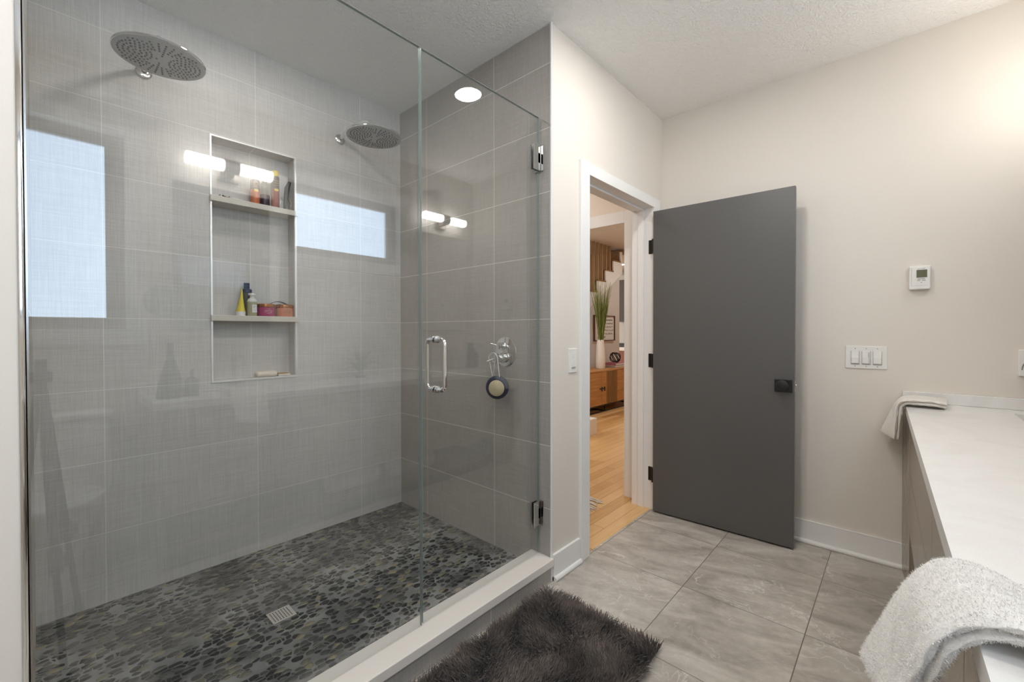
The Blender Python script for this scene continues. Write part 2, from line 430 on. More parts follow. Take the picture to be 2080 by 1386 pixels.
# baseboards
def baseboard(name, x0, x1, y0, y1, nx, ny):
    b = B()
    if nx: b.box(x0, x0 + nx * .014, y0, y1, 0, .124, .002); b.cyl((x0 + nx * .016, y0, .010), (x0 + nx * .016, y1, .010), .013, n=16)
    else: b.box(x0, x1, y0, y0 + ny * .014, 0, .124, .002); b.cyl((x0, y0 + ny * .016, .010), (x1, y0 + ny * .016, .010), .013, n=16)
    return struct(b.build(name, m_trim, smooth=False))
baseboard('baseboard_door_side', XD, XD, YE + .001, 1.825, 1, 0)
baseboard('baseboard_far', XD + .02, .015, YB, YB, 0, -1)
baseboard('baseboard_rear', XD, W, YR, YR, 0, 1)
baseboard('baseboard_left', XD, XD, YR + .02, YN - .01, 1, 0)

# shower curb
cb = thing('shower_curb', 'low shower curb with pale quartz cap and grey tiled face', 'curb', (XD - .05, .8, 0))
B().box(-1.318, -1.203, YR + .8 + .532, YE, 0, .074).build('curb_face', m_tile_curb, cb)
B().box(-1.325, -1.188, YN, YE - .001, .074, .110, .003).build('curb_cap', m_curbtop, cb)

# ------------------------------------------------------------------ doorway frame, casing, grey door
b = B(); k = .016
b.box(XD, XD + k, 1.829, DY0, 0, 2.036, .002).box(XD, XD + k, DY0, 2.779, DZ, 2.046 - .01, .002).box(XD, XD + k, DY1, 2.775, 0, DZ, .002)
struct(b.build('trim_door_casing', m_trim))
b = B(); jx0 = XD - WT - .004
b.box(jx0, XD + .001, DY0 - .012, DY0, 0, DZ).box(jx0, XD + .001, DY1, DY1 + .012, 0, DZ + .012).box(jx0, XD + .001, DY0 - .012, DY1 + .012, DZ, DZ + .012)
b.box(jx0 + .03, jx0 + .07, DY0, DY0 + .012, 0, DZ, .002).box(jx0 + .03, jx0 + .07, DY1 - .012, DY1, 0, DZ, .002).box(jx0 + .03, jx0 + .07, DY0, DY1, DZ - .012, DZ, .002)
b.box(jx0 - .016, jx0, DY1, DY1 + .02, 0, DZ + .09).box(jx0 - .016, jx0, DY0 - .085, DY0, 0, DZ + .09).box(jx0 - .016, jx0, DY0, DY1, DZ, DZ + .09)
struct(b.build('trim_door_jamb', m_trim))
hx, hy = -1.178, 2.650; ex, ey = -.413, 2.683
ang = math.atan2(ey - hy, ex - hx); L = math.hypot(ex - hx, ey - hy)
d1 = struct(bpy.data.objects.new('door_1', None)); C.objects.link(d1); d1.location = (hx, hy, 0); d1.rotation_euler = (0, 0, ang)
def dpart(b, name, mat, smooth=False, par=None):
    o = b.build(name, mat, None, smooth); o.parent = par or d1; return o
dpart(B().box(0, L, 0, .038, .010, 1.938, .0015), 'slab', m_door)
for z in (1.72, .978, .234):
    b = B(); b.cyl((-.008, .012, z - .045), (-.008, .012, z + .045), .006, n=14); b.box(-.001, .0, .004, .034, z - .045, z + .045)
    dpart(b, 'hinge', m_blackmetal, True)
lk = dpart(B().box(.675, .757, -.009, 0, .842, .912, .003), 'lock_plate', m_black)
b = B(); b.cyl((.716, -.009, .881), (.716, -.030, .881), .012, n=20); b.cyl((.716, -.030, .881), (.716, -.055, .881), .026, .028, n=28, bev=.004)
dpart(b, 'knob', m_black, True, lk)
b = B(); b.box(L - .0005, L + .001, .008, .030, .845, .905); b.box(L + .001, L + .010, .014, .025, .868, .884, .002); dpart(b, 'latch', m_nickel)
# hinge leaves on the jamb
b = B()
for z in (1.72, .978, .234): b.box(XD - .022, XD + .0005, DY1 - .0015, DY1 + .001, z - .045, z + .045)
for z in (1.72, .978, .234): b.box(XD - .022, XD + .014, DY1 - .004, DY1 - .0015, z - .044, z + .044, .001)
struct(b.build('trim_hinge_leaf', m_blackmetal))

# ------------------------------------------------------------------ shower glass
def pane(b, y0, y1, z0, z1): return b.box(XG - .005, XG + .005, y0, y1, z0, z1)
def glass_panel(name, label, y0, y1, z0, z1):
    t = thing(name, label, 'glass panel', (XG, y0, z0))
    pane(B(), y0, y1, z0, z1).build('pane', m_glass, t)
    e = B(); w = .0006
    e.box(XG - .005, XG + .005, y1, y1 + w, z0, z1).box(XG - .005, XG + .005, y0 - w, y0, z0, z1).box(XG - .005, XG + .005, y0, y1, z1, z1 + w)
    e.build('polished_edge', m_glass_edge, t); return t
glass_panel('fixed_glass_panel', 'large fixed clear glass panel on the shower curb beside the glass door', YN + .004, .913, .111, 2.180)
gd = glass_panel('glass_shower_door', 'frameless clear glass shower door with chrome hinges and pull handle', .919, 1.588, .118, 2.178)
for z in (1.985, .307):
    h = B(); h.box(XG + .0055, XG + .012, 1.545, 1.592, z - .058, z + .058, .001).box(XG - .012, XG - .0055, 1.545, 1.592, z - .058, z + .058, .001)
    h.box(XG - .026, XG + .026, 1.594, 1.6005, z - .058, z + .058, .001).box(XG - .012, XG + .012, 1.575, 1.5995, z - .024, z + .024, .001)
    h.cyl((XG, 1.590, z - .050), (XG, 1.590, z + .050), .0055, n=14)
    h.build('door_hinge', m_chrome if z > 1 else m_chrome, gd)
h = B(); hy_, z0, z1 = .984, .955, 1.140
def dpull(s):
    x0, x1 = XG + s * .0055, XG + s * .052; r = .020; pts = [(x0, hy_, z1)]
    for i in range(9):
        a = PI / 2 * i / 8; pts.append((x1 - s * r + s * r * math.sin(a), hy_, z1 - r + r * math.cos(a)))
    for i in range(9):
        a = PI / 2 * i / 8; pts.append((x1 - s * r + s * r * math.cos(a), hy_, z0 + r - r * math.sin(a)))
    pts.append((x0, hy_, z0)); return pts
for s in (1, -1):
    h.tube(dpull(s), .0085, 16)
    for z in (z0, z1): h.cyl((XG + s * .0055, hy_, z), (XG + s * .012, hy_, z), .0135, n=24, bev=.001)
h.build('pull_handle', m_chrome, gd, True)
struct(B().box(XG - .008, XG + .008, YN - .0005, YN + .002, .110, 2.18).box(XG - .008, XG - .0058, YN, YN + .005, .110, 2.18).box(XG + .0058, XG + .008, YN, YN + .005, .110, 2.18).build('trim_glass_channel', m_nickel))

# ------------------------------------------------------------------ rain shower heads
def shower_head(y, label):
    cx, cz, r = -2.062, 2.196, .140
    t = thing('rain_shower', label, 'shower head', (XS, y, 2.298), 'rain shower heads on the tiled back wall')
    B().lathe([(0, 0), (.028, 0), (.028, .005), (.022, .010), (0, .010)], (XS, y, 2.298), M=Matrix.Rotation(PI / 2, 4, 'Y')).build('wall_flange', m_chrome, t, True)
    pts = [(XS, y, 2.298), (XS + .10, y, 2.320)]
    for i in range(13):
        a = i / 12; pts.append((XS + .10 + (cx - XS - .10) * math.sin(a * PI / 2), y, 2.320 + .012 * math.sin(a * PI) - .085 * (1 - math.cos(a * PI / 2))))
    B().tube(pts, .011, 14).cyl((cx, y, 2.207), (cx, y, 2.240), .020, .014, n=24, bev=.002).build('arm', m_chrome, t, True)
    d = B().lathe([(0, .012), (.05, .0115), (r - .012, .009), (r - .002, .006), (r, .003), (r, -.002), (r - .003, -.004)], (cx, y, cz), n=64).build('head_disc', m_chrome, t, True)
    B().lathe([(r - .003, -.004), (r - .01, -.0045), (0, -.0045)], (cx, y, cz), n=64).build('spray_face', m_headface, t, False)
    n = B(); pts = []
    rot = .2
    for sgn in (1, -1):
        for k, rad in enumerate((.012, .026, .040, .054, .067)):
            c0 = (.066 * sgn, 0); m = max(6, int(rad * 2 * PI / .0125))
            for j in range(m):
                a = 2 * PI * j / m; p = (c0[0] + rad * math.cos(a), c0[1] + rad * 1.25 * math.sin(a))
                if math.hypot(*p) < r - .016 and abs(p[0]) > .012 + abs(p[1]) * .35: pts.append(p)
        for ph in (-.42, -.2, 0, .2, .42):
            for q in (.03, .046, .062, .078, .094, .110): 
                if ph == 0 or q > .055: pts.append((q * math.sin(ph), sgn * q * math.cos(ph)))
    ok = []
    for p in pts:
        if all((p[0] - q[0]) ** 2 + (p[1] - q[1]) ** 2 > .0075 ** 2 for q in ok): ok.append(p)
    for p in ok:
        u, v = p[0], p[1]
        n.cyl((cx + v, y + u, cz - .0035), (cx + v, y + u, cz - .0075), .0037, .0028, n=8)
    n.build('nozzles', m_rubber, t)['kind'] = 'stuff'
    return t
shower_head(.313, 'round chrome rain shower head nearer the camera, above left of the niche')
shower_head(1.192, 'round chrome rain shower head in the far corner, right of the niche')

# drain
t = thing('floor_drain', 'square perforated metal drain grate set in the pebble shower floor', 'drain', (-1.82, .637, ZF))
B().box(-1.864, -1.779, .594, .680, ZF, ZF + .003, .001).build('grate', Mat('satin_steel', (.55, .52, .48), .5, .1).m, t)
b = B()
for i in range(7):
    for j in range(6): b.box(-1.853 + j * .0115, -1.8465 + j * .0115, .603 + i * .0102, .6065 + i * .0102, ZF + .003, ZF + .0034)
b.build('holes', m_black, t)['kind'] = 'stuff'

# shower valve
t = thing('shower_valve', 'round chrome shower valve plate with two levers on tile wall', 'shower valve', (-1.495, YE, 1.065))
RX = Matrix.Rotation(PI / 2, 4, 'X')
B().lathe([(0, 0), (.076, 0), (.076, .004), (.070, .008), (0, .009)], (-1.495, YE, 1.065), n=48, M=RX).build('valve_plate', m_chrome, t, True)
b = B(); b.cyl((-1.495, YE - .008, 1.097), (-1.495, YE - .060, 1.097), .017, n=28, bev=.002); b.cyl((-1.495, YE - .045, 1.097), (-1.531, YE - .075, 1.108), .0045, n=12); b.build('diverter_lever', m_chrome, t, True)
b = B(); b.cyl((-1.495, YE - .008, 1.035), (-1.495, YE - .050, 1.035), .027, n=32, bev=.002); b.cyl((-1.495, YE - .050, 1.035), (-1.495, YE - .085, 1.035), .023, n=32, bev=.003)
b.cyl((-1.495, YE - .074, 1.035), (-1.520, YE - .112, 1.020), .0048, n=12); b.cyl((-1.495, YE - .080, 1.025), (-1.497, YE - .084, .962), .0045, .004, n=12); b.build('temperature_handle', m_chrome, t, True)
# hanging scrubber
t = thing('body_scrubber', 'navy round body scrubber with cream pad hanging from the valve', 'scrubber', (-1.475, YE - .09, .89))
RS = Matrix.Rotation(.5, 4, 'Z') @ RX
B().lathe([(0, -.022), (.030, -.022), (.050, -.015), (.058, -.004), (.058, .006), (.050, .014), (.040, .017), (0, .017)], (-1.478, YE - .080, .892), n=40, M=RS).build('holder', Mat('navy_silicone', (.012, .022, .055), .4).m, t, True)
B().lathe([(0, .008), (.036, .009), (.041, .015), (.037, .023), (.022, .029), (0, .031)], (-1.478, YE - .080, .890), n=36, M=RS, ell=1.0).build('pad', towel_mat('cream_pad', (.50, .41, .25), (.66, .56, .38)), t, True)
b = B(); pts = []
for i in range(17):
    a = PI * i / 16; pts.append((-1.495 - .030 * math.cos(a), YE - .092, 1.035 + .028 * math.sin(a)))
b.tube([(-1.507, YE - .085, .945)] + pts + [(-1.458, YE - .085, .945)], .0022, 8); b.build('loop_cord', m_basket, t, True)

# ------------------------------------------------------------------ niche contents
def squig(b, x, y0, y1, z, h, n, seed, t=.0005, r=.0006):
    rnd = random.Random(seed); yy = y0; pts = []
    steps = n * 4
    for i in range(steps + 1):
        pts.append((x, y0 + (y1 - y0) * i / steps, z + (rnd.random() - .5) * h))
    b.tube(pts, r, 4)
SH1, SH2, SH0 = 1.824, 1.250, .9315
def spray(y, x, r, h, label, body, lower, cap):
    t = thing('sunscreen_bottle' , label, 'bottle', (x, y, SH1), None)
    z = SH1
    B().lathe([(0, 0), (r - .002, 0), (r, .003), (r, h * .50)], (x, y, z), 28).build('lower_body', lower, t, True)
    B().lathe([(r, h * .50), (r, h * .82), (r - .006, h * .88), (0, h * .88)], (x, y, z), 28).build('upper_body', body, t, True)
    B().lathe([(0, h * .85), (r - .003, h * .85), (r - .003, h * .99), (r - .006, h), (0, h)], (x, y, z), 28).build('cap', cap, t, True)
    d = B().sph((x + r - .001, y, z + h * .48), .011, .12, 1, .75, 16); me_ = Mat('yellow_emblem', (.72, .56, .08), .5).m
    d.build('emblem', me_, t, True); B().sph((x + r - .001, y, z + h * .20), .006, .12, 1, 1, 12).build('emblem', me_, t, True)
    b = B()
    for q in range(3): squig(b, x + r + .0006, y - .012, y + .012, z + h * (.60 + .06 * q), .006, 3, q + int(y * 1e4), r=.0007)
    b.build('lettering', Mat('yellow_print', (.70, .55, .12), .5).m, t)
    return t
m_yel = Mat('yellow_plastic', (.80, .56, .04), .35).m
spray(.752, XS - .028, .021, .150, 'orange and brown sunscreen bottle at the left on the upper niche shelf', Mat('brown_plastic', (.10, .055, .045), .25).m, Mat('orange_plastic', (.56, .16, .06), .35).m, Mat('tan_cap', (.40, .25, .16), .4).m)
spray(.846, XS - .020, .0195, .198, 'tall brown sunscreen spray can with a yellow cap on the upper niche shelf', Mat('brown_can', (.08, .045, .03), .3).m, Mat('rust_can', (.28, .045, .02), .35).m, m_yel)
t = thing('dark_oil_bottle', 'clear bottle half full of dark liquid between the two sunscreens', 'bottle', (XS - .042, .802, SH1))
B().lathe([(0, .001), (.022, .001), (.024, .004), (.024, .064), (0, .064)], (XS - .042, .802, SH1), 24).build('liquid', Mat('dark_liquid', (.035, .012, .02), .15).m, t, True)
B().lathe([(.024, .064), (.024, .115), (.014, .128), (.011, .130), (.011, .145), (.0, .145)], (XS - .042, .802, SH1), 24).build('upper_body', m_bottleglass, t, True)
B().lathe([(0, .140), (.014, .140), (.014, .160), (0, .160)], (XS - .042, .802, SH1), 24).build('cap', Mat('smoky_plastic', (.09, .09, .09), .3).m, t, True)
# razor holder / wire rack
t = thing('shaver_holder', 'dark clear plastic shaver hanging cradle at the right end of the upper shelf', 'holder', (XS - .04, .905, SH1))
b = B(); b.tube([(XS - .02, .872, SH1 + .004), (XS - .02, .872, SH1 + .055), (XS - .03, .880, SH1 + .070), (XS - .045, .890, SH1 + .06)], .0022, 8)
b.tube([(XS - .02, .872, SH1 + .004), (XS - .015, .895, SH1 + .003), (XS - .02, .918, SH1 + .006), (XS - .02, .926, SH1 + .04), (XS - .025, .918, SH1 + .07)], .0022, 8); b.build('wire_frame', m_nickel, t, True)
b = B(); b.tube([(XS - .05, .903, SH1 + .01), (XS - .05, .908, SH1 + .06), (XS - .045, .915, SH1 + .13), (XS - .040, .926, SH1 + .165)], .009, 12, rr=[.006, .010, .013, .008]); b.build('shaver_body', Mat('smoke_plastic_dark', (.05, .05, .052), .2).m, t, True)
# razors lying
for i, (yy, dy, c) in enumerate(((.600, .045, m_black), (.640, .075, m_plate))):
    t = thing('razor', ('dark disposable razor lying on the upper niche shelf', 'pale long handled razor lying on the upper niche shelf')[i], 'razor', (XS - .03, yy, SH1))
    B().tube([(XS - .02 - .02 * i, yy, SH1 + .016), (XS - .025, yy + dy * .5, SH1 + .010), (XS - .015, yy + dy, SH1 + .0045)], .0035, 8).build('handle', c, t, True)
    B().box(XS - .034, XS - .010, yy - .006, yy + .004, SH1 + .001, SH1 + .018, .002).build('blade_head', m_nickel, t)
# lower shelf
x = XS - .028; t = thing('squeeze_tube', 'yellow squeeze tube standing on its white cap on the lower niche shelf', 'tube', (x, .683, SH2))
b = B(); bm = b.bm; rings = []; n = 20
for k in range(9):
    f = k / 8; r = .0215 * (1 - f * .98); wv = .0215 * (1 - f * .84)
    rings.append([bm.verts.new((x + r * math.cos(2 * PI * i / n) - .012 * f, .683 + .010 * f + wv * .95 * math.sin(2 * PI * i / n) * (1 - .45 * f), SH2 + .022 + .118 * f)) for i in range(n)])
for a, c in zip(rings, rings[1:]):
    for i in range(n): bm.faces.new((a[i], a[(i + 1) % n], c[(i + 1) % n], c[i]))
bm.faces.new(rings[-1]); bm.faces.new(rings[0]); b.build('tube_body', Mat('lemon_plastic', (.72, .58, .04), .35).m, t, True)
B().lathe([(0, 0), (.0205, 0), (.0215, .022), (0, .022)], (x, .683, SH2), 24).build('cap', m_plate, t, True)
t = thing('navy_bottle', 'tall bottle with navy lid standing behind the clear lotion bottle', 'bottle', (XS - .066, .722, SH2))
B().lathe([(0, 0), (.022, 0), (.024, .004), (.024, .118), (.016, .126), (0, .126)], (XS - .068, .720, SH2), 24).build('bottle_body', Mat('dark_green_plastic', (.06, .07, .05), .3).m, t, True)
B().lathe([(0, .122), (.0235, .122), (.0235, .138), (.013, .143), (.013, .172), (0, .172)], (XS - .068, .722, SH2), 24).build('lid', Mat('navy_plastic', (.015, .03, .09), .35).m, t, True)
x = XS - .022; t = thing('lotion_bottle', 'short clear lotion bottle with white cap and square label in niche', 'bottle', (x, .733, SH2))
B().lathe([(0, .001), (.021, .001), (.0225, .004), (.0225, .075), (.010, .082), (.0, .082)], (x, .733, SH2), 24).build('bottle_body', Mat('pale_olive_liquid', (.42, .40, .26), .15).m, t, True)
B().lathe([(.023, .072), (.019, .086), (.010, .092), (.010, .108), (0, .108)], (x, .733, SH2), 24).build('shoulder', m_plate, t, True)
B().lathe([(0, .106), (.017, .106), (.017, .117), (0, .117)], (x, .733, SH2), 24).build('cap', m_plate, t, True)
b = B(); b.box(x + .0215, x + .0232, .727, .748, SH2 + .018, SH2 + .058, .0002); b.build('paper_label', Mat('label_paper', (.75, .74, .72), .6).m, t)
b = B(); b.tube([(x + .0236, .737 + .0035 * math.cos(a), SH2 + .046 + .005 * math.sin(a)) for a in [i * PI / 6 for i in range(10)]], .0007, 4); squig(b, x + .0236, .731, .744, SH2 + .030, .002, 3, 5, r=.0004); b.build('label_mark', m_inkblack, t)
m_copper = Mat('copper_lid', (.62, .26, .10), .25, .9).m
for y, col, lab in ((.803, (.42, .045, .16), 'magenta body scrub jar with copper lid on the lower niche shelf'), (.896, (.66, .26, .15), 'peach body scrub jar with copper lid on the lower niche shelf')):
    t = thing('scrub_jar', lab, 'jar', (XS - .040, y, SH2), 'scrub jars on the lower niche shelf')
    x = XS - .042
    B().lathe([(0, 0), (.040, 0), (.0425, .004), (.0425, .048), (0, .048)], (x, y, SH2), 36).build('jar_body', Mat('jar_plastic', col, .25).m, t, True)
    B().lathe([(0, .047), (.0435, .047), (.0445, .050), (.0445, .063), (.041, .066), (0, .066)], (x, y, SH2), 36).build('lid', m_copper, t, True)
    b = B()
    for q in range(4):
        w = (.010, .020, .018, .012)[q]
        pts = []
        rnd = random.Random(q + int(y * 100))
        for i in range(17):
            s_ = (-w + 2 * w * i / 16) / .0432
            pts.append((x + .0432 * math.cos(s_), y + .0432 * math.sin(s_), SH2 + .038 - q * .008 + (rnd.random() - .5) * (.006 if q == 1 else .0035)))
        b.tube(pts, .0009 if q in (1, 2) else .0006, 4)
    b.build('lettering', Mat('jar_print', (.80, .62, .60) if y < .85 else (.16, .11, .14), .5).m, t)
t = thing('rubber_band', 'teal and violet band lying across both scrub jar lids', 'band', (XS - .03, .85, SH2 + .067))
b = B(); b.poly([(XS - .05, .815 + .0 + .01 * i, SH2 + .0672 + .0145 * math.sin(PI * i / 9)) for i in range(10)] + [(XS - .05, .905 - .01 * i, SH2 + .0655 + .0145 * math.sin(PI * (9 - i) / 9)) for i in range(10)], (.030, 0, 0))
b.build('band_strip', Mat('teal_rubber', (.30, .62, .58), .5).m, t)
B().tube([(XS - .0195, .815 + .01 * i, SH2 + .0668 + .0145 * math.sin(PI * i / 9)) for i in range(10)], .0016, 6).build('violet_edge', Mat('violet_rubber', (.16, .05, .16), .5).m, t, True)
# soap and dish
t = thing('soap', 'cream bar of soap lying on the niche floor beside a wooden dish', 'soap', (XS - .03, .79, SH0))
tag(t, 'cream bar of soap lying on the niche floor at the left of the dish', 'soap')
b = B().box(-.026, .026, -.050, .050, .0, .030, .013, Matrix.Translation((XS - .036, .800, SH0 + .001)), seg=5); b.build('soap_bar', Mat('cream_soap', (.78, .71, .58), .5).m, t, True)
t = thing('soap_dish', 'flat cream and brown dish at the right of the soap in niche', 'dish', (XS - .03, .875, SH0))
B().box(XS - .062, XS - .010, .853, .915, SH0 + .0005, SH0 + .012, .005).build('dish_base', Mat('cream_dish', (.74, .68, .56), .45).m, t, True)
B().box(XS - .056, XS - .014, .856, .908, SH0 + .0122, SH0 + .0165, .002).build('bristle_pad', grain('tan_bristle', (.30, .17, .07), (.50, .32, .15), 1, 300, .9), t)

# ------------------------------------------------------------------ downlights
def downlight(x, y, z, label, r=.073, parent=None, grp='recessed ceiling downlights'):
    t = thing('ceiling_downlight', label, 'ceiling light', (x, y, z), grp)
    B().lathe([(r, -.003), (r + .016, -.004), (r + .019, 0.0), (r, 0.0)], (x, y, z), 40, cap=False).build('trim_ring', m_trim, t, True)
    B().lathe([(0, -.002), (r, -.002), (r, -.0005), (0, -.0005)], (x, y, z), 40).build('diffuser', m_down, t)
    return t
downlight(-.609, 1.746, ZC, 'round recessed downlight in front of the shower door')
downlight(-.575, .565, ZC, 'round recessed downlight above the middle of the bath mat')
downlight(-1.80, .65, ZC, 'small round fill downlight added in the shower ceiling', .052)  # unseen lamp, added to brighten the shower
downlight(-.590, -.50, ZC, 'round fill downlight added near the rear wall')  # added behind the camera for more room brightness

# ------------------------------------------------------------------ vanity: rotated slightly off square, origin at far front corner
def FX(y): return .0818 - .023 * y           # front edge of the worktop
CT = .827
b = B(); bm = b.bm
# worktop with two basin cut-outs
def top_grid():
    ys = sorted({.36, 2.838, .62, .98, 2.33, 2.69}); fr = [0, 1, 2, 3]
    def xs_(y): return [FX(y), .350, .450, W - .001]
    vt = {}
    for lv, z in ((0, CT), (1, CT - .036)):
        for i, y in enumerate(ys):
            for j, x_ in enumerate(xs_(y)): vt[lv, i, j] = bm.verts.new((x_, y, z))
    hole = lambda i, j: j == 1 and i in (1, 3)
    for i in range(len(ys) - 1):
        for j in range(3):
            if hole(i, j):
                for (p, q) in (((i, j), (i + 1, j)), ((i + 1, j), (i + 1, j + 1)), ((i + 1, j + 1), (i, j + 1)), ((i, j + 1), (i, j))):
                    bm.faces.new((vt[0, p[0], p[1]], vt[0, q[0], q[1]], vt[1, q[0], q[1]], vt[1, p[0], p[1]]))
                continue
            for lv in (0, 1): bm.faces.new((vt[lv, i, j], vt[lv, i + 1, j], vt[lv, i + 1, j + 1], vt[lv, i, j + 1]))
    n = len(ys) - 1
    for i in range(n):
        for j in (0, 3): bm.faces.new((vt[0, i, j], vt[0, i + 1, j], vt[1, i + 1, j], vt[1, i, j]))
    for j in range(3):
        for i in (0, n): bm.faces.new((vt[0, i, j], vt[0, i, j + 1], vt[1, i, j + 1], vt[1, i, j]))
top_grid()
ct = tag(b.build('countertop', m_quartz), 'long white quartz countertop running along the right side', 'countertop')
for yc in (.80, 2.51):
    k = B(); x0, x1, y0, y1 = .342, .458, yc - .188, yc + .188
    if yc > 1: y0, y1 = 2.322, 2.698
    else: y0, y1 = .612, .988
    k.box(x0 - .01, x0, y0, y1, .68, CT - .037).box(x1, x1 + .01, y0, y1, .68, CT - .037).box(x0, x1, y0, y0 + .01, .68, CT - .037).box(x0, x1, y1 - .01, y1, .68, CT - .037).box(x0 - .01, x1 + .01, y0, y1, .67, .68)
    tag(k.build('sink_basin', m_porcelain), 'white undermount basin %s' % ('nearest the camera end of the worktop' if yc < 1 else 'at the far end of the worktop by the wall switches'), 'sink', 'undermount basins')
t = B(); t.box(.010, W - .021, YB - .021, YB - .001, CT + .0005, .877, .0015); tag(t.build('backsplash', m_quartz), 'short white quartz upstand against the beige wall under the thermostat', 'backsplash')
t = B(); t.box(W - .021, W - .001, .36, YB - .002, CT + .0005, .877, .0015); tag(t.build('backsplash', m_quartz), 'long white quartz upstand under the two mirrors', 'backsplash')
va = thing('vanity_cabinet', 'taupe wood grain vanity cabinet with open lower shelf under the countertop', 'cabinet', (.3, 1.6, 0))
def fr(y0, y1, z0, z1, off, th): # slanted front slab
    return [(FX(y0) + off, y0, z0), (FX(y1) + off, y1, z0), (FX(y1) + off, y1, z1), (FX(y0) + off, y0, z1)]
b = B(); b.poly([(FX(.38) + .035, .38, .275), (FX(2.6) + .035, 2.6, .275), (W - .002, 2.6, .275), (W - .002, .38, .275)], (0, 0, .38))
b.build('carcass', m_vanity_dk, va)
fronts = [(.395, .93), (.935, 1.48), (1.485, 2.04), (2.045, 2.600)]
for i, (y0, y1) in enumerate(fronts):
    for (z0, z1) in ((.275, .525), (.530, .788)):
        b = B().poly(fr(y0, y1, z0, z1, .014, 0), (.018, 0, 0)); d = b.build('drawer_front', m_vanity, va)
B().poly([(.012, 2.838, .0), (.036, 2.602, .0), (.060, 2.602, .0), (.060, 2.838, .0)], (0, 0, CT - .038)).build('end_panel', m_vanity, va)
B().box(.06, W - .01, .365, .385, 0, CT - .038, .001).build('end_panel', m_vanity, va)
b = B().poly([(FX(.386) + .03, .386, .085), (FX(2.6) + .03, 2.6, .085), (W - .01, 2.6, .085), (W - .01, .386, .085)], (0, 0, .025)); b.build('open_shelf', m_vanity, va)
B().box(.10, W - .02, .39, 2.6, 0, .085).build('plinth', m_vanity_dk, va)
B().box(W - .010, W - .002, .386, 2.6, .112, .274).build('back_panel', m_vanity, va)
# rolled towels on the shelf
for i, (y0, y1) in enumerate(((1.24, 1.60), (1.70, 2.07))):
    b = B(); cz, cx0, R_ = .174, .20, .062; bm = b.bm
    prof = []
    for k in range(34):
        a = k / 33 * 2 * PI * 1.02; prof.append((R_ * (1 + .02 * math.sin(a * 3)) * math.cos(a), R_ * math.sin(a)))
    rings = []
    N = 18
    for q in range(N + 1):
        y = y0 + (y1 - y0) * q / N; e = min(1, .86 + .14 * math.sin(PI * min(q, N - q) / N * 3) if min(q, N - q) < 3 else 1)
        rings.append([bm.verts.new((cx0 + p[0] * e, y, cz + p[1] * e)) for p in prof[:-1]])
    n = len(rings[0])
    for a, c in zip(rings, rings[1:]):
        for k in range(n): bm.faces.new((a[k], a[(k + 1) % n], c[(k + 1) % n], c[k]))
    bm.faces.new(rings[0]); bm.faces.new(rings[-1])
    tag(b.build('rolled_towel', m_towel, None, True), ('white rolled towel on the open vanity shelf, nearer the camera', 'white rolled towel on the open vanity shelf, nearer the far wall')[i], 'towel', 'rolled towels on the vanity shelf')

# mirrors
for yc, nm in ((.797, 'frameless rectangular mirror above the near basin'), (2.477, 'frameless rectangular mirror above the far basin')):
    t = thing('wall_mirror', nm, 'mirror', (W, yc, 1.18), 'vanity mirrors')
    B().box(W - .014, W - .003, yc - .28, yc + .28, 1.181, 2.040, .001).build('backing', m_nickel, t)
    B().box(W - .0155, W - .0142, yc - .278, yc + .278, 1.183, 2.038).build('mirror_glass', m_mirror, t)
# vanity lights
for yc, nm in ((.787, 'double frosted tube wall light above the near mirror'), (2.43, 'double frosted tube wall light above the far mirror')):
    t = thing('vanity_light', nm, 'wall light', (W, yc, 2.18), 'vanity tube lights')
    zc, xc = 2.165, W - .085
    B().box(W - .020, W - .001, yc - .058, yc + .058, 2.090, 2.200, .004).box(W - .070, W - .018, yc - .018, yc + .018, 2.115, 2.150).build('wall_plate', m_bronze, t)
    B().cyl((xc, yc - .040, zc), (xc, yc + .040, zc), .041, n=36, bev=.002).build('center_collar', m_bronze, t, True)
    for s in (-1, 1):
        B().cyl((xc, yc + s * .041, zc), (xc, yc + s * .225, zc), .033, n=32, bev=.004).build('glass_tube', m_tube, t, True)
# faucets
for yc, nm in ((.797, 'tall chrome faucet at the near basin'), (2.510, 'tall chrome faucet at the far basin')):
    t = thing('faucet', nm, 'faucet', (.485, yc, CT), 'tall vanity faucets')
    b = B(); b.cyl((.485, yc, CT), (.485, yc, CT + .17), .016, n=24, bev=.001); b.cyl((.485, yc, CT), (.485, yc, CT + .006), .026, n=28)
    b.tube([(.485, yc, CT + .14), (.44, yc, CT + .155), (.39, yc, CT + .15), (.375, yc, CT + .13)], .011, 14); b.build('spout', m_chrome, t, True)
    B().cyl((.485, yc, CT + .171), (.485, yc, CT + .190), .017, n=24, bev=.002).cyl((.485, yc, CT + .182), (.485, yc + .06, CT + .195), .005, n=10).build('lever', m_chrome, t, True)
# magnifying mirror on arm
t = thing('magnifying_mirror', 'small round chrome magnifying mirror on a wall arm', 'mirror', (W, .56, 1.24))
b = B(); b.cyl((W - .001, .565, 1.24), (W - .014, .565, 1.24), .035, n=28); b.tube([(W - .01, .565, 1.24), (.47, .56, 1.245), (.42, .50, 1.25), (.37, .44, 1.25)], .006, 10); b.build('arm', m_chrome, t, True)
RY = Matrix.Rotation(PI / 2, 4, 'Y') @ Matrix.Rotation(0, 4, 'Z')
B().lathe([(0, 0), (.080, 0), (.085, .004), (.085, .012), (.080, .016), (.076, .016)], (.352, .437, 1.335), n=44, M=Matrix.Rotation(-PI / 2, 4, 'Y')).cyl((.37, .437, 1.25), (.360, .437, 1.262), .006).build('rim', m_chrome, t, True)
B().lathe([(0, .0155), (.076, .0155), (.076, .0165), (0, .0165)], (.352, .437, 1.335), n=44, M=Matrix.Rotation(-PI / 2, 4, 'Y')).build('mirror_glass', m_mirror, t)

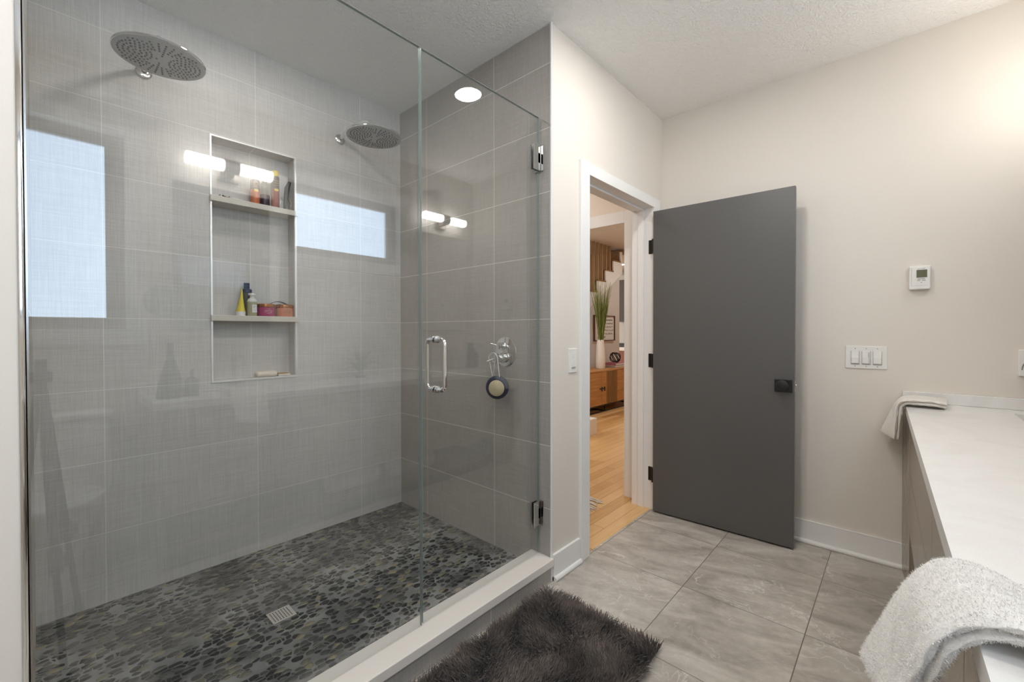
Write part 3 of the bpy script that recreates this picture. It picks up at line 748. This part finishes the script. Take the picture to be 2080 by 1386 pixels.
# items on the counter seen in the glass reflection
t = thing('spray_bottle', 'dark triangular bottle on the near end of the countertop', 'bottle', (.27, .455, CT))
B().lathe([(0, 0), (.062, 0), (.062, .01), (.040, .13), (.018, .20), (.015, .24), (0, .24)], (.27, .455, CT), 28).build('bottle_body', Mat('slate_plastic', (.07, .07, .075), .4).m, t, True)
B().cyl((.27, .455, CT + .24), (.27, .455, CT + .285), .014, n=20).build('cap', m_black, t, True)
t = thing('small_pump_bottle', 'short dark pump bottle beside the triangular bottle', 'bottle', (.27, .545, CT))
B().lathe([(0, 0), (.030, 0), (.032, .005), (.032, .085), (.012, .10), (.0, .10)], (.27, .545, CT), 24).build('bottle_body', Mat('slate_plastic_two', (.08, .08, .085), .4).m, t, True)
B().cyl((.27, .545, CT + .10), (.27, .545, CT + .135), .008, n=14).cyl((.27, .545, CT + .135), (.235, .545, CT + .140), .006, n=12).build('pump', m_black, t, True)
t = thing('air_plant', 'spiky trailing air plant resting on the middle of the countertop', 'plant', (.43, 1.60, CT))
b = B(); rnd = random.Random(3)
for i in range(26):
    a = rnd.random() * 2 * PI; up = rnd.random(); Ln = .16 + .12 * rnd.random(); pts = []; rr = []
    for k in range(9):
        f = k / 8; rad = Ln * f * (1.05 - .75 * up); hgt = .02 + Ln * (up * 1.0 * f + .85 * f * (1 - f) * 1.6 * (1 - up))
        pts.append((.43 + rad * math.cos(a) * .40, 1.60 + rad * math.sin(a) * .8, CT + .004 + max(.002, hgt))); rr.append(.0062 * (1 - f) + .0012)
    b.tube(pts, .004, 6, rr=rr)
b.build('leaves', Mat('grey_green_leaf', (.12, .17, .12), .6).m, t, True)
B().lathe([(0, 0), (.035, 0), (.045, .02), (.030, .03), (0, .03)], (.43, 1.60, CT), 20).build('root_base', Mat('root_brown', (.12, .10, .07), .8).m, t, True)
t = thing('cosmetic_bag', 'dark grey standing pouch near the far faucet', 'bag', (.48, 2.75, CT))
b = B(); b.poly([(.45, 2.72 + dy_, CT + dz_) for dy_, dz_ in ((0, .0005), (.10, .0005), (.10, .13), (.05, .165), (.035, .235), (.02, .235), (.015, .12))], (.06, 0, 0)); b.build('pouch', Mat('charcoal_fabric', (.05, .052, .056), .8).m, t)
tag(t, 'charcoal grey pouch standing beside the far faucet', 'bag')

# ------------------------------------------------------------------ draped towels
def sweep_towel(name, label, prof, y0, y1, th, mat, layers=2, wob=.004, seed=1, skew=0.0, n_y=22, group=None, yf=None, prof2=None):
    """prof: (x,z) centreline on the near->hang direction; folded terry sheet with rounded edges"""
    def spl(prof):
        pts = []
        for i in range(len(prof) - 1):
            for k in range(6):
                f = k / 6; P0 = prof[max(i - 1, 0)]; P1 = prof[i]; P2 = prof[i + 1]; P3 = prof[min(i + 2, len(prof) - 1)]
                pts.append(tuple(.5 * ((2 * P1[c]) + (-P0[c] + P2[c]) * f + (2 * P0[c] - 5 * P1[c] + 4 * P2[c] - P3[c]) * f * f + (-P0[c] + 3 * P1[c] - 3 * P2[c] + P3[c]) * f ** 3) for c in range(2)))
        pts.append(prof[-1]); return pts
    pts = spl(prof); N = len(pts); ptsf = spl(prof2) if prof2 else pts
    rnd = random.Random(seed); ph = [rnd.random() * 6 for _ in range(6)]
    t = None
    out = []
    for ly in range(layers):
        b = B(); bm = b.bm; lt = th / layers; off = (ly - (layers - 1) / 2) * lt
        rings = []
        shrink = .004 * ly
        for i in range(N):
            s = i / (N - 1)
            ya = (yf(s)[0] if yf else y0) + shrink; yb_ = (yf(s)[1] if yf else y1) - shrink
            ring = []
            for side in (1, -1):
                rng_ = range(n_y + 1) if side == 1 else range(n_y, -1, -1)
                for q in rng_:
                    v = q / n_y; ee = min(v, 1 - v) * n_y
                    LP = lambda j: tuple(pts[j][c_] * (1 - v) + ptsf[j][c_] * v for c_ in (0, 1))
                    (x, z), a_, c_2 = LP(i), LP(max(i - 1, 0)), LP(min(i + 1, N - 1))
                    dx, dz = c_2[0] - a_[0], c_2[1] - a_[1]; l = math.hypot(dx, dz) or 1; nx, nz = -dz / l, dx / l
                    h = lt * .5 * (math.sqrt(max(0, 1 - (1 - min(1, ee / 2.0)) ** 2)) * .92 + .08)
                    w = wob * (math.sin(v * 9 + ph[0] + s * 3) * .5 + math.sin(v * 21 + ph[1] - s * 2) * .45) * (s ** 1.2) + .0012 * math.sin(v * 60 + s * 40 + ph[2])
                    d = off + side * h + w
                    endf = min(s, 1 - s) * N; tap = .35 + .65 * math.sqrt(max(0, 1 - (1 - min(1, endf / 2)) ** 2)); 
                    d = off + w + side * h * tap
                    ring.append(bm.verts.new((x + nx * d + skew * 0, ya + (yb_ - ya) * v + .002 * math.sin(s * 14 + ph[3] + ly), z + nz * d)))
            rings.append(ring)
        n = len(rings[0])
        for a, c in zip(rings, rings[1:]):
            for k in range(n): bm.faces.new((a[k], a[(k + 1) % n], c[(k + 1) % n], c[k]))
        bm.faces.new(rings[0]); bm.faces.new(rings[-1])
        out.append(b)
    t = thing(name, label, 'towel', (pts[N // 2][0], (y0 + y1) / 2, pts[N // 2][1]), group)
    for k, b in enumerate(out): b.build('towel_layer', mat, t, True)
    return t
g1 = sweep_towel('hand_towel', 'fluffy grey white hand towel draped over the near front edge of the countertop',
    [(.24, CT + .026), (.18, CT + .028), (.12, CT + .033), (.092, CT + .033), (.064, CT + .021), (.040, CT - .003), (.028, CT - .038), (.020, CT - .072), (.004, CT - .127)],
    .60, .80, .028, m_towel, 2, .004, 4, yf=lambda s: (.655 + .02 * s, .745 + .10 * min(1, s * 2.2) - .02 * s),
    prof2=[(.24, CT + .016), (.18, CT + .018), (.12, CT + .020), (.075, CT + .026), (.045, CT + .015), (.022, CT - .014), (.005, CT - .051), (-.010, CT - .090), (-.033, CT - .148)])
# short terry loops on the near towel
def fuzz(parent_thing, mat, n, ln, seed):
    rnd = np.random.default_rng(seed)
    verts, faces = [], []
    for ch in [c for c in C.objects if c.parent == parent_thing]:
        me = ch.data; tris = []; 
        co = np.array([ch.matrix_parent_inverse @ Vector((0, 0, 0)) for _ in range(1)])
        V_ = np.array([v.co[:] for v in me.vertices]); P_ = [p for p in me.polygons if len(p.vertices) == 4]
        ar = np.array([p.area for p in P_]); pr = ar / ar.sum(); idx = rnd.choice(len(P_), n, p=pr)
        for i in idx:
            p = P_[i]; q = V_[list(p.vertices)]; u, v = rnd.random(2)
            base = (q[0] * (1 - u) + q[1] * u) * (1 - v) + (q[3] * (1 - u) + q[2] * u) * v
            nn = np.array(p.normal[:]); dr = nn + rnd.normal(0, .55, 3); dr /= np.linalg.norm(dr)
            sd = np.cross(dr, rnd.normal(0, 1, 3)); sd /= np.linalg.norm(sd) + 1e-9
            L_ = ln * (.6 + .8 * rnd.random()); w = .00030
            k = len(verts)
            verts += [base - sd * w, base + sd * w, base + dr * L_ * .6 + sd * w * .8, base + dr * L_ + rnd.normal(0, .0005, 3)]
            faces += [(k, k + 1, k + 2), (k, k + 2, k + 3)]
    me = bpy.data.meshes.new('terry_loops'); me.from_pydata([tuple(v) for v in verts], [], faces); me.materials.append(mat)
    o = bpy.data.objects.new('terry_loops', me); C.objects.link(o); o.parent = parent_thing; o.matrix_parent_inverse = Matrix.Translation(parent_thing.location).inverted()
    o['kind'] = 'stuff'
bpy.context.view_layer.update()
fuzz(g1, m_towel, 30000, .0026, 5)
g2 = sweep_towel('hand_towel', 'folded cream hand towel draped over the far front corner of the countertop',
    [(.150, CT + .019), (.13, CT + .023), (.10, CT + .026), (.06, CT + .026), (.022, CT + .023), (.000, CT + .004), (-.004, CT - .035), (-.006, CT - .085), (-.011, CT - .150)],
    2.60, 2.79, .028, m_towel2, 2, .004, 9, yf=lambda s: (2.60, 2.80),
    prof2=[(.160, CT + .018), (.14, CT + .021), (.11, CT + .022), (.06, CT + .023), (.020, CT + .017), (.002, CT - .004), (-.018, CT - .042), (-.040, CT - .095), (-.066, CT - .155)])

# ------------------------------------------------------------------ wall devices
def plate_beige(x0, x1, z0, z1, nm, label, cat, th=.006):
    t = thing(nm, label, cat, ((x0 + x1) / 2, YB, (z0 + z1) / 2))
    B().box(x0, x1, YB - th, YB, z0, z1, .0022).build('cover_plate', m_plate, t); return t
t = plate_beige(-.212, -.046, .976, 1.092, 'light_switch', 'white triple rocker light switch plate on the beige wall', 'light switch')
for i in range(3):
    xc = -.172 + i * .044
    s = B(); s.box(xc - .0165, xc + .0165, YB - .0078, YB - .006, 1.000, 1.066, .001); o = s.build('rocker', m_trim, t)
    B().box(xc - .0145, xc + .0145, YB - .0115, YB - .0078, 1.003, 1.034, .0012).build('paddle', m_plate, o)
    f = B(); f.box(xc - .0172, xc - .0163, YB - .0085, YB - .006, .999, 1.067).box(xc + .0163, xc + .0172, YB - .0085, YB - .006, .999, 1.067).box(xc - .017, xc + .017, YB - .009, YB - .006, .998, .9995)
    if i == 1: f.box(xc + .010, xc + .0108, YB - .012, YB - .006, 1.006, 1.06)
    f.cyl((xc, YB - .0065, .988), (xc, YB - .0059, .988), .0022, n=10).cyl((xc, YB - .0065, 1.079), (xc, YB - .0059, 1.079), .0022, n=10)
    f.build('outline', m_ink, o)
t = thing('thermostat', 'white digital wall thermostat with green screen on the beige wall', 'thermostat', (.070, YB, 1.425))
B().box(.032, .106, YB - .004, YB, 1.376, 1.480, .0015).build('back_plate', m_trim, t)
B().box(.030, .104, YB - .027, YB - .004, 1.368, 1.478, .004).build('case', m_plate, t)
B().box(.056, .093, YB - .0275, YB - .0268, 1.423, 1.460).build('screen', m_lcd, t)
b = B()
for (x0, x1, z) in ((.060, .068, 1.464), (.069, .072, 1.465), (.074, .086, 1.4655), (.060, .085, 1.419), (.059, .071, 1.4135), (.074, .087, 1.414), (.059, .070, 1.409), (.074, .088, 1.409)): b.box(x0, x1, YB - .0274, YB - .0268, z - .0011, z + .0011)
b.sph((.0735, YB - .027, 1.400), .0018); b.box(.0385, .0392, YB - .0274, YB - .0268, 1.385, 1.466).box(.0385, .098, YB - .0274, YB - .0268, 1.3848, 1.3853)
b.build('printed_marks', m_ink, t)
b = B()
for (x0, x1, z) in ((.060, .066, 1.441), (.060, .066, 1.436), (.061, .070, 1.451), (.072, .086, 1.44)): b.box(x0, x1, YB - .0278, YB - .0275, z - .001, z + .001)
b.build('screen_digits', Mat('lcd_digits', (.07, .08, .04), .4).m, t)
t = thing('rainbow_plaque', 'white square plaque with grey rainbow arches at the right edge of the picture', 'plaque', (.43, YB, 1.03))
B().box(.378, .494, YB - .014, YB, .974, 1.088, .003).build('board', m_plate, t)
for k, r in enumerate((.048, .038, .028)):
    B().tube([(.436 - r * math.cos(PI * i / 16), YB - .0145, 1.000 + .001 + r * 1.15 * math.sin(PI * i / 16)) for i in range(17)], .0022, 6).build('arch', m_ink, t)
t = thing('light_switch', 'white single rocker light switch plate beside the doorway casing', 'light switch', (XD, 1.772, 1.03))
B().box(XD, XD + .006, 1.738, 1.806, .965, 1.084, .002).build('cover_plate', m_plate, t)
o = B().box(XD + .006, XD + .0085, 1.757, 1.789, .990, 1.060, .001).build('rocker', m_plate, t)
B().box(XD + .0085, XD + .0105, 1.760, 1.786, .995, 1.030, .0008).build('paddle', m_plate, o)
B().box(XD + .006, XD + .0088, 1.757, 1.789, .9885, .990).build('outline', m_ink, o)

# ------------------------------------------------------------------ shaggy bath mat
def rug():
    rnd = np.random.default_rng(11)
    x0, x1, y0, y1 = -1.155, -.645, .27, 1.505
    t = thing('bath_mat', 'dark charcoal shaggy bath mat on the tiles along the shower curb', 'bath mat', ((x0 + x1) / 2, (y0 + y1) / 2, 0))
    B().box(x0, x1, y0, y1, .001, .010, .003).build('backing', m_rug, t)
    n = 46000
    px = x0 + (x1 - x0) * rnd.random(n); py = y0 + (y1 - y0) * rnd.random(n)
    f1 = np.sin(px * 13 + 1.3 * np.sin(py * 9)) + np.sin(py * 17 + 2 * np.sin(px * 11)); an = f1 * 1.5 + rnd.normal(0, .7, n)
    ex = np.clip((px - (x0 + x1) / 2) / ((x1 - x0) / 2), -1, 1) ** 9; ey = np.clip((py - (y0 + y1) / 2) / ((y1 - y0) / 2), -1, 1) ** 21
    ln = rnd.uniform(.026, .044, n); lean = rnd.uniform(.3, 1.0, n)
    dx = np.cos(an) * lean * .55 + ex * .9; dy = np.sin(an) * lean * .55 + ey * .9; dz = np.ones(n)
    nrm = np.sqrt(dx ** 2 + dy ** 2 + dz ** 2); dx, dy, dz = dx / nrm, dy / nrm, dz / nrm
    ph = rnd.random(n) * 2 * PI; sx, sy = np.cos(ph), np.sin(ph); w = rnd.uniform(.0009, .0016, n)
    base = np.stack([px, py, np.full(n, .009)], 1); D = np.stack([dx, dy, dz], 1); S = np.stack([sx, sy, np.zeros(n)], 1)
    bend = np.stack([np.cos(an), np.sin(an), np.full(n, -.35)], 1) * (ln * .30 * lean)[:, None]
    p1 = base + D * (ln * .5)[:, None]; p2 = base + D * ln[:, None] + bend
    v = np.stack([base - S * w[:, None], base + S * w[:, None], p1 - S * (w * 1.25)[:, None], p1 + S * (w * 1.25)[:, None], p2 - S * (w * .5)[:, None], p2 + S * (w * .5)[:, None]], 1).reshape(-1, 3)
    v[:, 2] = np.maximum(v[:, 2], .003)
    k = (np.arange(n) * 6)[:, None]; f = np.concatenate([k + np.array([0, 1, 3, 2]), k + np.array([2, 3, 5, 4])], 1).reshape(-1, 4)
    me = bpy.data.meshes.new('pile'); me.vertices.add(len(v)); me.vertices.foreach_set('co', v.ravel())
    me.loops.add(f.size); me.loops.foreach_set('vertex_index', f.ravel().astype(np.int32)); me.polygons.add(len(f))
    me.polygons.foreach_set('loop_start', np.arange(0, f.size, 4, dtype=np.int32)); me.polygons.foreach_set('loop_total', np.full(len(f), 4, dtype=np.int32))
    me.update(calc_edges=True); me.materials.append(m_rug)
    o = bpy.data.objects.new('pile', me); C.objects.link(o); o.parent = t; o.matrix_parent_inverse = Matrix.Translation(t.location).inverted(); o['kind'] = 'stuff'
rug()

# ------------------------------------------------------------------ toilet, holder and tripod (seen in the glass)
t = thing('toilet', 'white toilet against the vanity wall under the frosted window', 'toilet', (.2, .0, 0))
B().box(.365, W - .004, -.20, .235, .38, .745, .02, seg=3).build('tank', m_porcelain, t, True)
B().box(.352, W - .003, -.212, .247, .746, .778, .010, seg=3).build('tank_lid', m_porcelain, t, True)
B().lathe([(0, 0), (.13, 0), (.12, .02), (.11, .15), (.16, .30), (.185, .38), (.18, .40), (0, .40)], (.235, .02, 0), 36, ell=.95).box(.23, .44, -.09, .13, .0, .36, .03).build('bowl', m_porcelain, t, True)
B().lathe([(0, .402), (.190, .402), (.195, .412), (.190, .428), (0, .432)], (.23, .02, 0), 36, ell=.95).build('seat_lid', m_porcelain, t, True)
t = thing('toilet_paper_holder', 'small chrome toilet paper holder on the vanity end panel', 'holder', (.30, .365, .64))
B().cyl((.30, .364, .645), (.30, .350, .645), .024, n=24).tube([(.30, .352, .645), (.30, .30, .645), (.285, .285, .645), (.19, .285, .645)], .006, 12).build('bar', m_chrome, t, True)
t = thing('camera_tripod', 'black camera tripod standing in front of the toilet', 'tripod', (0, 0, 0))
for k, a in enumerate((PI - .09, 1.75, -1.75)):
    R1 = .50 if k == 0 else .42; ca, sa = math.cos(a), math.sin(a)
    if k: R1 = .10
    P_ = lambda f: (R1 * f * ca, R1 * f * sa, .02 + (1 - f) * .98)
    b = B(); b.cyl(P_(1), P_(.60), .010, n=14); b.cyl(P_(.66), P_(.06), .014, n=14); b.cyl(P_(.70), P_(.62), .019, n=16, bev=.002); b.sph(P_(1.0), .018); b.build('leg', m_black, t, True)
    q = P_(.66); B().box(q[0] - .012, q[0] + .012, q[1] + .012, q[1] + .034, q[2] - .022, q[2] + .022, .004).build('leg_clamp', m_black, t)
B().cyl((0, 0, .92), (0, 0, 1.06), .018, n=20).cyl((0, 0, .97), (0, 0, 1.01), .034, n=20, bev=.003).build('center_hub', m_black, t, True)

# ------------------------------------------------------------------ hall beyond the doorway
XH = XD - WT
HY = 2.79   # face of the cased opening wall
struct(B().box(-5.6, XD - .006, -.3, 10, -.05, 0.0).build('floor_oak', m_oak)) if False else None
b = B(); b.box(-2.6, XD - .010, YE + .011, HY + .2, -.045, .0008); b.box(-7.5, -.9, HY + .2, 10.5, -.045, .0008)
struct(b.build('floor_oak', m_oak))
struct(B().box(-2.7, XH, YE + .01, HY, 2.42, 2.50).build('ceiling_hall', m_hall))
wall_with_holes('wall_opening', m_hall, 'y', HY + .001, .12, -2.7, XH, 0, 2.6, [(-2.45, -1.433, 0, 1.945)])
struct(B().box(-2.72, -2.6, YE + .01, HY, 0, 2.6).build('wall_hall_left', m_hall))
struct(B().box(-2.6, XH, YE + .011, YE + .10, 0, 2.6).build('wall_hall_near', m_hall))
k = B(); k.box(-1.445, -1.345, HY - .018, HY + .0, 0, 2.020, .002).box(-2.45, -1.445, HY - .018, HY, 1.935, 2.020, .002).box(-1.4455, -1.433, HY, HY + .125, 0, 1.935).box(-2.45, -1.4455, HY, HY + .125, 1.935, 1.945)
struct(k.build('trim_opening', m_trim))
struct(B().box(XD - .12, XD - .0005, YB, 3.0, 0, 2.6).box(-1.0, -.9, 2.96, 10.5, 0, 2.6).build('wall_living_right', m_hall))
struct(B().box(-7.6, -.9, HY + .121, 10.6, 2.60, 2.68).build('ceiling_living', m_hall))
# stair wall
WX, WY = -3.60, 6.735
m_white2 = paint('living_wall_paint', (.62, .595, .565))
struct(B().poly([(WX, 4.2, 0), (WX, WY, 0), (WX, WY, 2.13), (WX, 4.2, .60)], (-.12, 0, 0)).build('wall_stair', m_white2))
struct(B().box(-4.9, -4.8, 3.0, 7.3, 0, 2.6).build('wall_stair_back', m_white2))
st = thing('staircase', 'oak staircase with white stepped stringer above the console', 'staircase', (WX, 5.2, 0))
ris, tr = .1875, .2525; y0s, z0s = 5.981, 1.975
pts = []
ks = list(range(-5, 4))
for k in ks:
    yk = y0s + k * tr; zk = z0s + k * ris
    pts += [(WX, yk, zk - ris), (WX, yk, zk)]
yl = y0s + 4 * tr - .20
pts += [(WX, yl, z0s + 3 * ris)]
low = lambda y: .60 + (y - 4.2) * (2.13 - .60) / (WY - 4.2)
poly = pts + [(WX, yl, low(yl)), (WX, y0s - 5 * tr, low(y0s - 5 * tr))]
B().poly(poly, (.022, 0, 0)).build('stringer', m_trim, st)
for k in ks:
    yk = y0s + k * tr; zk = z0s + k * ris
    B().box(-4.79, WX + .0, yk + .0, yk + .02, zk - ris, zk - .001).build('riser', m_stairwood, st)
    o = B().box(-4.79, WX + .030, yk - .015, yk + (tr if k < 3 else .30), zk, zk + .020, .002).build('tread', m_stairwood, st)
    for j in range(2):
        ys_ = yk + .06 + j * .126 
        if ys_ < 6.50 and k >= -2: B().box(WX - .055, WX - .01, ys_, ys_ + .035, zk + .020, 2.598).build('slat', m_slat, st)
# print in frame
t = thing('framed_print', 'black framed white print with handwritten script on the stair wall', 'picture', (WX + .02, 6.21, 1.02))
fz0, fz1, fy0, fy1 = 1.014, 1.428, 5.885, 6.535
b = B(); q = .012; X0, X1 = WX + .001, WX + .03
b.box(X0, X1, fy0, fy0 + q, fz0, fz1).box(X0, X1, fy1 - q, fy1, fz0, fz1).box(X0, X1, fy0, fy1, fz0, fz0 + q).box(X0, X1, fy0, fy1, fz1 - q, fz1); b.build('frame', grain('walnut_frame', (.06, .03, .02), (.16, .07, .035), 2), t)
B().box(X0, X0 + .008, fy0 + q, fy1 - q, fz0 + q, fz1 - q).build('paper', Mat('print_paper', (.72, .71, .69), .7).m, t)
b = B()
for i, (l0, l1) in enumerate(((6.20, 6.49), (6.12, 6.49), (6.05, 6.50), (6.08, 6.50), (6.05, 6.49), (6.0, 6.25))):
    squig(b, X0 + .0095, l0, l1, fz1 - .075 - i * .056, .030, 8, i + 40, r=.0028)
b.build('lettering', m_inkblack, t)
# console
cx1, cx0, cy0, cy1 = -3.17, -3.575, 4.55, 6.62
t = thing('console_cabinet', 'honey oak console cabinet with fluted strip and black metal base', 'cabinet', (-3.37, 5.6, 0))
B().box(cx0, cx1 - .018, cy0, cy1, .105, .585, .003).build('carcass', m_console, t)
B().box(cx0, cx1 + .003, cy0 - .005, cy1 + .005, .585, .605, .002).build('table_top', m_console, t)
for (a, c) in ((4.56, 4.98), (4.99, 5.405), ):
    B().box(cx1 - .018, cx1, a, c, .11, .582, .001).build('door', m_console, t)
o = B().box(cx1 - .018, cx1, 5.41, 5.555, .11, .582, .001).build('door', m_console, t)
for k in range(9):
    y = 5.562 + k * .0335
    B().box(cx1 - .022, cx1 + .004, y, y + .022, .11, .582, .002).build('flute', m_console_dk, t)
for (z0, z1) in ((.11, .262), (.266, .42), (.424, .582)): B().box(cx1 - .018, cx1, 5.872, 6.61, z0, z1, .001).build('drawer', m_console, t)
b = B(); 
for yy in (5.37, 5.445): b.cyl((cx1, yy, .345), (cx1 + .03, yy, .345), .008, n=10); b.cyl((cx1 + .03, yy, .315), (cx1 + .03, yy, .375), .010, n=10)
b.cyl((cx1 + .02, 5.37, .345), (cx1 + .02, 5.445, .345), .005, n=8); b.build('handle', m_black, t)
b = B()
for yy in (4.65, 5.53, 6.45): b.box(cx1 - .03, cx1 - .01, yy, yy + .02, 0.001, .105).box(cx0 + .01, cx0 + .03, yy, yy + .02, .001, .105).box(cx0 + .01, cx1 - .01, yy, yy + .02, .001, .018)
b.box(cx1 - .03, cx1 - .01, 4.65, 6.47, .09, .105).box(cx1 - .03, cx1 - .01, 4.65, 6.47, .001, .016); b.build('metal_base', m_black, t)
t = thing('vase', 'tall white cylinder vase on the oak console', 'vase', (-3.36, 5.70, .605))
tag(t, 'tall white cylinder vase of grass on the oak console', 'vase')
B().lathe([(0, 0), (.062, 0), (.070, .015), (.072, .14), (.062, .32), (.052, .42), (.052, .435), (.045, .435), (.045, .20), (0, .20)], (-3.36, 5.70, .6055), 36).build('vase_body', m_plate, t, True)
t = thing('ornamental_grass', 'tall green ornamental grass in the white vase', 'grass', (-3.36, 5.70, .85))
rnd = random.Random(5); b = B()
for i in range(230):
    a = rnd.random() * 2 * PI; sp = rnd.random() ** .8; H = .45 + .52 * rnd.random(); r0 = .038 * rnd.random()
    pts = []; rr = []
    for k in range(6):
        f = k / 5; rad = r0 * (1 - f * .3) + (.045 + .155 * sp) * f ** 1.7 * H * 1.25; pts.append((-3.35 + rad * math.cos(a) * .72, 5.70 + rad * math.sin(a), .86 + .16 + H * f * (1 - .12 * sp) - .16 * (1 - f))); rr.append(.0042 * (1 - f) + .0010)
    b.tube(pts, .003, 4, rr=rr)
def grass_mat():
    M = Mat('grass_green', (.12, .2, .03), .6); x, y, z = M.pos()
    M.color(M.mix(M.noise(M.vec(x * 6, y * 6, z), 9, 2).rng(.35, .65), (.07, .10, .012), (.26, .30, .07))); return M.m
b.build('blades', grass_mat(), t)['kind'] = 'stuff'
for k, (z, c, dx, nm) in enumerate(((.6055, (.34, .30, .26), 0, 'thick grey book at the bottom of the stack on the console'), (.6375, (.42, .13, .18), .02, 'dusty pink book on top of the stack on the console'))):
    t = thing('book', nm, 'book', (-3.36, 6.15, z), 'books stacked on the console')
    B().box(-3.50, -3.24 - dx, 5.93 + dx * 3, 6.36, z, z + .031, .002).build('cover', Mat('book_cloth', c, .7).m, t)
    B().box(-3.495, -3.2385 - dx, 5.934 + dx * 3, 6.35, z + .004, z + .027).build('pages', Mat('book_pages', (.70, .66, .58), .8).m, t)
t = thing('wire_orb', 'black wire knot sculpture on the stacked books', 'sculpture', (-3.35, 6.10, .669))
b = B()
for k in range(4):
    a = k * PI / 4; R_ = .092; cc = Vector((-3.35, 6.13, .669 + .086)); ax = Vector((math.cos(a), math.sin(a), .5)).normalized(); u = ax.orthogonal().normalized(); v = ax.cross(u)
    b.tube([cc + (u * math.cos(2 * PI * i / 28) + v * math.sin(2 * PI * i / 28)) * (R_ - .009) for i in range(28)], .0075, 8, closed=True)
b.build('rings', m_blackmetal, t, True)
t = thing('white_box', 'low white box with a dark hole on the oak floor', 'box', (-2.62, 4.1, 0))
B().box(-2.90, -2.545, 3.85, 4.245, .001, .185, .006).build('box_body', m_trim, t)
B().cyl((-2.66, 4.14, .1845), (-2.66, 4.14, .1862), .022, n=20).build('cut_out', m_black, t)
tag(t, 'low cream box with a dark round hole on the oak floor', 'box')
# runner with fringe
t = thing('fringed_runner', 'cream woven runner rug with fringe on the hall floor', 'rug', (-1.9, 2.2, 0))
B().box(-2.4, -1.64, 2.26, 2.60, .001, .010, .002).build('rug_body', towel_mat('cream_wool', (.42, .37, .31), (.70, .66, .60)), t)
b = B(); rnd = random.Random(9)
for k in range(24):
    y = 2.272 + k * .0135; pts = [(-1.645, y, .008)]; dy = rnd.uniform(-.03, .03) - .02
    Lk = rnd.uniform(.13, .20)
    for i in range(1, 6): pts.append((-1.645 + Lk * i / 5, y + dy * (i / 5) ** 1.5 + rnd.uniform(-.004, .004), .0072))
    b.tube(pts, .0058, 6, rr=[.0060, .0060, .0058, .0055, .005, .003])
b.build('fringe', Mat('cream_fringe', (.68, .64, .57), .9).m, t, True)['kind'] = 'stuff'
# kitchen glimpse at far end
struct(B().box(-7.5, -.9, 10.0, 10.1, 0, 2.6).build('wall_kitchen', m_white2))
t = thing('kitchen_upper_cabinet', 'dark wall cabinet glimpsed past the stair wall', 'cabinet', (-4.9, 9.5, 1.5))
B().box(-5.30, -4.60, 9.0, 9.98, 1.40, 2.35, .004).build('carcass', Mat('dark_walnut', (.045, .032, .024), .4).m, t)
B().box(-5.28, -4.835, 8.98, 9.0, 1.42, 2.33, .003).build('door', m_trim, t)
t = thing('kitchen_base_cabinet', 'red brown base cabinet under a white counter glimpsed past the stair wall', 'cabinet', (-4.9, 9.4, 0))
B().box(-5.6, -4.2, 9.0, 9.98, .001, .72, .004).build('carcass', Mat('red_brown_wood', (.22, .065, .03), .4).m, t)
B().box(-5.62, -4.18, 8.98, 9.98, .72, .80, .004).build('worktop', m_quartz, t)
t = thing('cooktop', 'black cooktop on the distant white counter', 'cooktop', (-4.9, 9.4, .80))
B().box(-5.3, -4.3, 9.05, 9.6, .8005, .88, .01).build('hob', m_black, t)
downlight(-4.45, 8.4, 2.60, 'small bright downlight in the distant kitchen ceiling', grp='living area downlights')
downlight(-2.4, 4.4, 2.60, 'added fill downlight in the living area ceiling beyond the opening', grp='living area downlights')  # invented fill lamp for the living area
downlight(-2.6, 6.6, 2.60, 'added fill downlight in the living area ceiling in front of the stairs', grp='living area downlights')  # another added lamp, lifts the stairs and console
downlight(-1.95, 2.25, 2.42, 'added fill downlight in the small hall ceiling outside the bathroom', .055, grp='added hall fill light')  # unseen fill lamp added to light the hall
